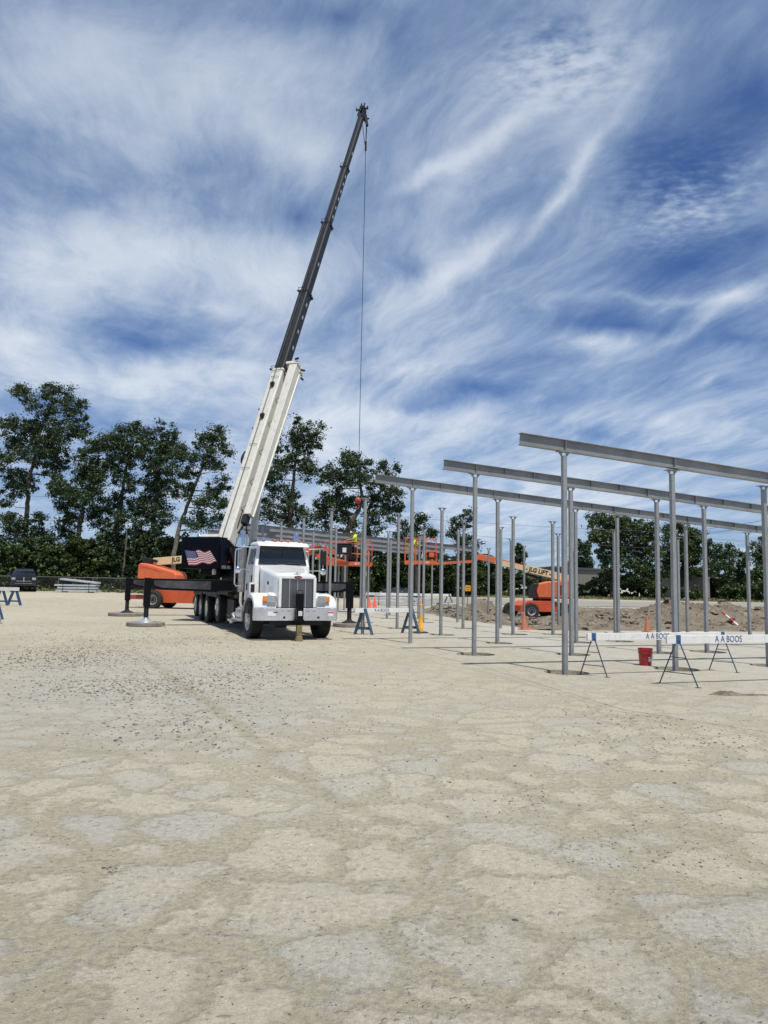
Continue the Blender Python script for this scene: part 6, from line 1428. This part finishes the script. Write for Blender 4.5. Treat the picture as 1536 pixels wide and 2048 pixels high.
# shrubs
def shrub(label, x0, x1, ytop, ybot, Y, m_=leaf_b, dens=1., leaf=.24):
    w = (x1-x0); cx = (x0+x1)/2; bl = []
    for i in range(max(3, int(w/14))):
        x = x0+w*(i+.5)/max(3, int(w/14)); t = ytop+(ybot-ytop)*.25*abs(x-cx)/(w/2)+rnd.uniform(-4, 4)
        n = max(2, int((ybot-t)/14))
        for k in range(n):
            bl.append((x+rnd.uniform(-4, 4), t+6+(ybot-t-8)*k/max(1, n-1), rnd.uniform(9, 14), rnd.uniform(8, 12)))
    return tree('shrub', label, bl, [(cx, ybot), (cx, (ytop+ybot)/2)], Y, m_, lambda x, y: (x, y), depth=1.1, dens=dens, leaf=leaf, tw=.10, group='shrubs along the edge of the yard', clump=.5, limbs=False)
SH = [(-46, 46, 1086, 1182, 68, 'at the left edge behind the pickup'), (9, 101, 1078, 1180, 70, 'behind the pickup cab'), (64, 146, 1094, 1180, 69, 'right of the pickup'), (114, 206, 1081, 1180, 71, 'behind the pale steel stack'), (164, 246, 1071, 1180, 72, 'above the right end of the pale steel stack'), (209, 296, 1061, 1182, 73, 'behind the far outrigger leg'), (254, 356, 1066, 1184, 73, 'behind the orange lift hood'), (324, 406, 1071, 1186, 74, 'behind the counterweight with the flag'),
      (379, 476, 1086, 1188, 76, 'behind the turret of the crane'), (594, 686, 1097, 1192, 76, 'right of the truck cab'), (649, 741, 1100, 1192, 78, 'below the left lift platform'), (704, 796, 1092, 1193, 80, 'behind the pair of orange cones'), (764, 856, 1100, 1194, 80, 'behind the far barricade'), (819, 911, 1097, 1194, 82, 'below the right lift platform'), (874, 966, 1107, 1195, 84, 'behind the yellow sign'), (929, 1016, 1114, 1192, 88, 'right of the yellow sign'), (984, 1071, 1142, 1190, 92, 'below the pale building'), (1034, 1106, 1155, 1190, 92, 'left of the boom lift hood'),
      (1156, 1205, 1168, 1194, 94, 'in front of the metal building'), (1179, 1266, 1147, 1196, 93, 'at the foot of the large green tree'), (1244, 1318, 1147, 1197, 95, 'left of the grey shed'), (1306, 1328, 1170, 1197, 89, 'against the shed wall, left'), (1352, 1398, 1182, 1197, 88, 'against the shed wall, right'), (1444, 1506, 1172, 1199, 88, 'in front of the tall pale-green trees'), (1474, 1566, 1162, 1201, 86, 'at the right edge')]
for i, (x0, x1, yt, yb, Y, w) in enumerate(SH):
    shrub(('bright green shrub ' if i in (3, 14, 18, 19) else 'dark green shrub ')+w, x0, x1, yt+(i*37 % 11)-5, yb, Y, leaf_d if i in (3, 14, 18, 19) else leaf_b if i not in (4, 5, 6) else leaf_a)
for i, (x0, x1, yt, yb, Y, w) in enumerate([(-40, 110, 1105, 1182, 76, 'far left'), (100, 260, 1085, 1182, 78, 'left'), (240, 440, 1082, 1186, 79, 'behind the orange hood'), (600, 760, 1120, 1192, 84, 'behind the columns, left'), (740, 900, 1120, 1193, 88, 'behind the columns, middle'), (880, 1010, 1130, 1194, 94, 'behind the columns, right'), (1290, 1450, 1140, 1198, 112, 'beyond the grey shed'), (1430, 1580, 1150, 1200, 104, 'at the far right')]):
    shrub('deep shaded shrub in the second rank, '+w, x0, x1, yt, yb, Y, leaf_a, 1.2, .34)
# grass fringe
gp = []
for _ in range(16000):
    x = rnd.uniform(-6, 75); y = rnd.uniform(78, 96)+rnd.random()*4
    if noise.noise(V((x*.2, y*.3, 0)))+rnd.uniform(-.3, .3) < 0: continue
    gp.append((x, y, plateau(x, y)+.06+rnd.random()*.1))
for _ in range(2600):
    x = rnd.uniform(-42, -8); y = rnd.uniform(64.8, 69); gp.append((x, y, plateau(x, y)+.05+rnd.random()*.12))
g_ = leaves_mesh('grass', gp, NR.uniform(.12, .32, len(gp)), grass_m, None, up=0); tag(g_, 'ragged grass along the far edge of the yard', None, kind='stuff')
# cloud of thin litter: two pale scraps
# ---------------------------------------------------------------- sky
w = bpy.data.worlds.new("World"); sc.world = w; w.use_nodes = True; n = w.node_tree; L = n.links; N = n.nodes.new
bg = n.nodes['Background']
SEL = math.radians(67); SAZ = math.radians(152)
sky = N('ShaderNodeTexSky'); sky.sky_type = 'NISHITA'; sky.sun_disc = False; sky.sun_elevation = SEL; sky.sun_rotation = SAZ; sky.air_density = 1.0; sky.dust_density = .6; sky.ozone_density = 2.0
tc = N('ShaderNodeTexCoord'); sp_ = N('ShaderNodeSeparateXYZ'); L.new(tc.outputs['Generated'], sp_.inputs[0])
def mth(op, a, b=None, c=None, clamp=False):
    x = N('ShaderNodeMath'); x.operation = op; x.use_clamp = clamp
    for i, v in enumerate((a, b, c)):
        if v is None: continue
        if isinstance(v, (int, float)): x.inputs[i].default_value = v
        else: L.new(v, x.inputs[i])
    return x.outputs[0]
def mr(v, a, b, lo=0., hi=1., sm=True):
    x = N('ShaderNodeMapRange'); x.interpolation_type = 'SMOOTHSTEP' if sm else 'LINEAR'; L.new(v, x.inputs['Value'])
    for k, q in (('From Min', a), ('From Max', b), ('To Min', lo), ('To Max', hi)): x.inputs[k].default_value = q
    return x.outputs['Result']
yc = mth('MAXIMUM', sp_.outputs['Y'], .06)
A_ = mth('DIVIDE', sp_.outputs['X'], yc); B_ = mth('DIVIDE', sp_.outputs['Z'], yc)
cb = N('ShaderNodeCombineXYZ'); L.new(A_, cb.inputs[0]); L.new(B_, cb.inputs[1])
zc = mth('MAXIMUM', mth('ADD', sp_.outputs['Z'], .10), .05)
cp_ = N('ShaderNodeCombineXYZ'); L.new(mth('DIVIDE', sp_.outputs['X'], zc), cp_.inputs[0]); L.new(mth('DIVIDE', sp_.outputs['Y'], zc), cp_.inputs[1])
def nz(vec, scale, det=7, rough=.55, dist=0., rot=0., sx=1., sy=1., off=(0, 0, 0)):
    mp = N('ShaderNodeMapping'); mp.vector_type = 'TEXTURE'; mp.inputs['Rotation'].default_value = (0, 0, rot); mp.inputs['Scale'].default_value = (sx, sy, 1); mp.inputs['Location'].default_value = off
    L.new(vec, mp.inputs['Vector']); x = N('ShaderNodeTexNoise'); x.inputs['Scale'].default_value = scale; x.inputs['Detail'].default_value = det; x.inputs['Roughness'].default_value = rough; x.inputs['Distortion'].default_value = dist
    L.new(mp.outputs[0], x.inputs['Vector']); return x
# swirl the plane coordinates
wn = nz(cp_.outputs[0], 1.1, 3, .5)
sb = N('ShaderNodeVectorMath'); sb.operation = 'SUBTRACT'; sb.inputs[1].default_value = (.5, .5, .5); L.new(wn.outputs['Color'], sb.inputs[0])
sl = N('ShaderNodeVectorMath'); sl.operation = 'SCALE'; sl.inputs['Scale'].default_value = .6; L.new(sb.outputs[0], sl.inputs[0])
ad = N('ShaderNodeVectorMath'); ad.operation = 'ADD'; L.new(cp_.outputs[0], ad.inputs[0]); L.new(sl.outputs[0], ad.inputs[1]); WP = ad.outputs[0]
ANG = math.radians(103)   # streak direction in the plane
st1 = nz(WP, 1.25, 10, .63, .12, ANG, 3.2, 1.); st2 = nz(WP, 3.8, 10, .66, .1, ANG+.12, 3.4, 1.); puff = nz(WP, 1.1, 10, .66, .15)
fib = nz(WP, 10., 7, .7, .1, ANG-.08, 6., 1.)
def blob(px, py, rx, ry, rot, wgt):
    d = ray(px, py); a0, b0 = d.x/d.y, d.z/d.y; d1 = ray(px+rx, py); k = abs(d1.x/d1.y-a0)/rx*1.0
    mp = N('ShaderNodeMapping'); mp.vector_type = 'TEXTURE'; mp.inputs['Location'].default_value = (a0, b0, 0); mp.inputs['Rotation'].default_value = (0, 0, math.radians(rot)); mp.inputs['Scale'].default_value = (rx*k*1.6, ry*k*1.6, 1)
    L.new(WB, mp.inputs['Vector']); g = N('ShaderNodeTexGradient'); g.gradient_type = 'QUADRATIC_SPHERE'; L.new(mp.outputs[0], g.inputs['Vector'])
    return mth('MULTIPLY', g.outputs['Fac'], wgt)
# warped direction coordinates for the coverage field
wn2 = nz(cb.outputs[0], 5., 6, .6); s2 = N('ShaderNodeVectorMath'); s2.operation = 'SUBTRACT'; s2.inputs[1].default_value = (.5, .5, .5); L.new(wn2.outputs['Color'], s2.inputs[0])
k2 = N('ShaderNodeVectorMath'); k2.operation = 'SCALE'; k2.inputs['Scale'].default_value = .085; L.new(s2.outputs[0], k2.inputs[0]); a2_ = N('ShaderNodeVectorMath'); a2_.operation = 'ADD'; L.new(cb.outputs[0], a2_.inputs[0]); L.new(k2.outputs[0], a2_.inputs[1]); WB = a2_.outputs[0]
BL = [(250, 60, 420, 160, 0, .35), (560, 150, 200, 160, 0, .25), (150, 120, 260, 150, 0, .5), (60, 190, 160, 110, 0, .35), (420, 180, 240, 150, 10, .35), (600, 280, 110, 60, -10, .5), (120, 330, 260, 90, -10, .25), (330, 500, 330, 140, 0, .85), (100, 480, 200, 110, 0, .5), (560, 560, 120, 120, 0, .5), (430, 620, 160, 90, 0, .5), (60, 690, 150, 80, 0, .7), (260, 770, 330, 60, 0, .7), (480, 740, 180, 80, 0, .5), (120, 560, 200, 70, 0, .4),
      (900, 540, 190, 60, 36, .8), (980, 480, 120, 45, 40, .5), (1120, 390, 150, 22, 55, .7), (1180, 300, 120, 18, 52, .4), (1000, 260, 190, 26, 33, .6), (880, 330, 150, 24, 30, .5), (1250, 160, 160, 90, 60, .4), (1060, 180, 150, 120, 20, .22), (1470, 595, 110, 40, 25, .65), (1300, 590, 240, 18, -2, .45), (1180, 680, 140, 35, 8, .7), (1380, 660, 180, 24, 32, .4), (900, 640, 160, 40, 30, .5), (820, 730, 220, 60, 15, .55), (700, 850, 330, 70, 0, .65), (1000, 850, 260, 40, 0, .4), (1350, 840, 260, 50, -5, .4), (1450, 760, 160, 24, 20, .3), (1100, 760, 220, 30, 25, .35), (1120, 1000, 700, 110, 0, .45), (500, 960, 600, 130, 0, .3), (1350, 430, 150, 26, 20, .4), (1500, 330, 80, 20, 40, .2),
      (600, 440, 80, 70, -30, -.7), (300, 690, 200, 45, -8, -.75), (330, 650, 160, 50, 0, -.4), (1400, 330, 150, 120, 20, -.8), (1490, 180, 110, 110, 0, -.55), (1370, 520, 150, 60, 0, -.85), (1500, 480, 90, 60, 0, -.5), (1250, 640, 160, 26, 0, -.75), (960, 775, 110, 26, 5, -.6), (820, 540, 60, 50, 0, -.6), (680, 40, 140, 50, 0, -.5), (790, 90, 60, 70, 0, -.3), (1130, 60, 130, 60, 0, -.35), (410, 330, 130, 60, 0, -.3), (230, 360, 130, 60, 0, -.2), (1080, 720, 100, 24, 10, -.35), (1480, 680, 120, 30, 0, -.5), (860, 810, 110, 22, 10, -.4), (1200, 880, 180, 30, 0, -.35), (100, 820, 160, 30, -10, -.6), (720, 640, 40, 60, 0, -.3), (1290, 300, 60, 60, 0, -.3), (200, 860, 300, 40, -5, -.3)]
cov = None
for b in BL:
    x = blob(*b); cov = x if cov is None else mth('ADD', cov, x)
LEFT = mr(A_, .02, -.30)      # puffy masses to the left, streaks to the right
base_n = mth('ADD', mth('MULTIPLY', st1.outputs['Fac'], 1.), 0.)
mixn = N('ShaderNodeMix'); mixn.data_type = 'FLOAT'; L.new(LEFT, mixn.inputs['Factor']); L.new(mth('ADD', mth('MULTIPLY', st1.outputs['Fac'], .5), mth('MULTIPLY', st2.outputs['Fac'], .5)), mixn.inputs['A']); L.new(mth('ADD', mth('MULTIPLY', puff.outputs['Fac'], .65), mth('MULTIPLY', st2.outputs['Fac'], .35)), mixn.inputs['B'])
dn = mth('ADD', mth('MULTIPLY', mth('SUBTRACT', mixn.outputs['Result'], .5), 2.6), mth('MULTIPLY', mth('SUBTRACT', fib.outputs['Fac'], .5), .38))
dens = mth('ADD', mth('ADD', dn, mth('MULTIPLY', cov, .74)), .56)
# mackerel ripples high at right
vr = N('ShaderNodeTexNoise'); vr.inputs['Scale'].default_value = 30; vr.inputs['Detail'].default_value = 3; mpv = N('ShaderNodeMapping'); mpv.inputs['Rotation'].default_value = (0, 0, .5); mpv.inputs['Scale'].default_value = (1, 1.5, 1); L.new(cp_.outputs[0], mpv.inputs['Vector']); L.new(mpv.outputs[0], vr.inputs['Vector'])
rip_m = mth('ADD', blob(1150, 110, 170, 120, 0, .9), mth('ADD', blob(1380, 380, 190, 140, 30, .8), blob(1030, 160, 120, 80, 0, .4)))
dens = mth('ADD', dens, mth('MULTIPLY', mth('MULTIPLY', mth('SUBTRACT', vr.outputs['Fac'], .47), 2.2), mth('MINIMUM', rip_m, 1.)))
al = mr(dens, -.30, 1.35, 0, 1, True)
al = mth('MULTIPLY', al, 1.0, clamp=True)
# cloud brightness: thin veils bluish, thick parts whiter
ccr = N('ShaderNodeValToRGB'); e = ccr.color_ramp.elements; e[0].position = 0; e[0].color = (.22, .32, .56, 1); e[1].position = 1; e[1].color = (.68, .735, .83, 1); e2 = e.new(.55); e2.color = (.41, .53, .71, 1); L.new(al, ccr.inputs['Fac'])
hz = N('ShaderNodeMix'); hz.data_type = 'RGBA'; L.new(mr(B_, .75, .12, 0, 1, False), hz.inputs['Factor']); hz.inputs['A'].default_value = (.78, .82, .87, 1); hz.inputs['B'].default_value = (1.10, 1.10, 1.08, 1)
cm = N('ShaderNodeMix'); cm.data_type = 'RGBA'; cm.blend_type = 'MULTIPLY'; cm.inputs['Factor'].default_value = 1; L.new(ccr.outputs['Color'], cm.inputs['A']); L.new(hz.outputs['Result'], cm.inputs['B'])
STR = .10
skb = N('ShaderNodeMix'); skb.data_type = 'RGBA'; skb.blend_type = 'MULTIPLY'; skb.inputs['Factor'].default_value = 1; L.new(sky.outputs[0], skb.inputs['A']); skb.inputs['B'].default_value = (.42, .60, .92, 1)
cl_ = N('ShaderNodeVectorMath'); cl_.operation = 'SCALE'; cl_.inputs['Scale'].default_value = 1/STR; L.new(cm.outputs['Result'], cl_.inputs[0])
fin = N('ShaderNodeMix'); fin.data_type = 'RGBA'; L.new(al, fin.inputs['Factor']); L.new(skb.outputs['Result'], fin.inputs['A']); L.new(cl_.outputs[0], fin.inputs['B'])
L.new(fin.outputs['Result'], bg.inputs['Color']); bg.inputs['Strength'].default_value = STR
w.cycles.sampling_method = 'MANUAL'; w.cycles.sample_map_resolution = 512
# ---------------------------------------------------------------- sun
sd_ = V((math.sin(SAZ)*math.cos(SEL), math.cos(SAZ)*math.cos(SEL), math.sin(SEL)))
sl_ = bpy.data.lights.new('sun', 'SUN'); sl_.energy = 4.9; sl_.angle = math.radians(.53); sl_.color = (1, .95, .86)
so_ = bpy.data.objects.new('sun', sl_); COL.objects.link(so_); so_.rotation_euler = sd_.to_track_quat('Z', 'Y').to_euler(); so_.location = sd_*50
# ---------------------------------------------------------------- camera
cd = bpy.data.cameras.new('camera'); cam = bpy.data.objects.new('camera', cd); COL.objects.link(cam); sc.camera = cam
M = Matrix((RT, UP, -FW)).transposed().to_4x4(); M.translation = V((0, 0, CH)); cam.matrix_world = M
cd.sensor_fit = 'VERTICAL'; cd.sensor_height = 36; cd.lens = 36*F/2048; cd.clip_start = .1; cd.clip_end = 4000
sc.view_settings.view_transform = 'Standard'; sc.view_settings.look = 'None'; sc.view_settings.exposure = 0; sc.view_settings.gamma = 1
sc.cycles.max_bounces = 6; sc.cycles.transparent_max_bounces = 4

for o in COL.objects:
    if o.parent is None and o.get('category') and not o.get('kind'): o['kind'] = 'thing'
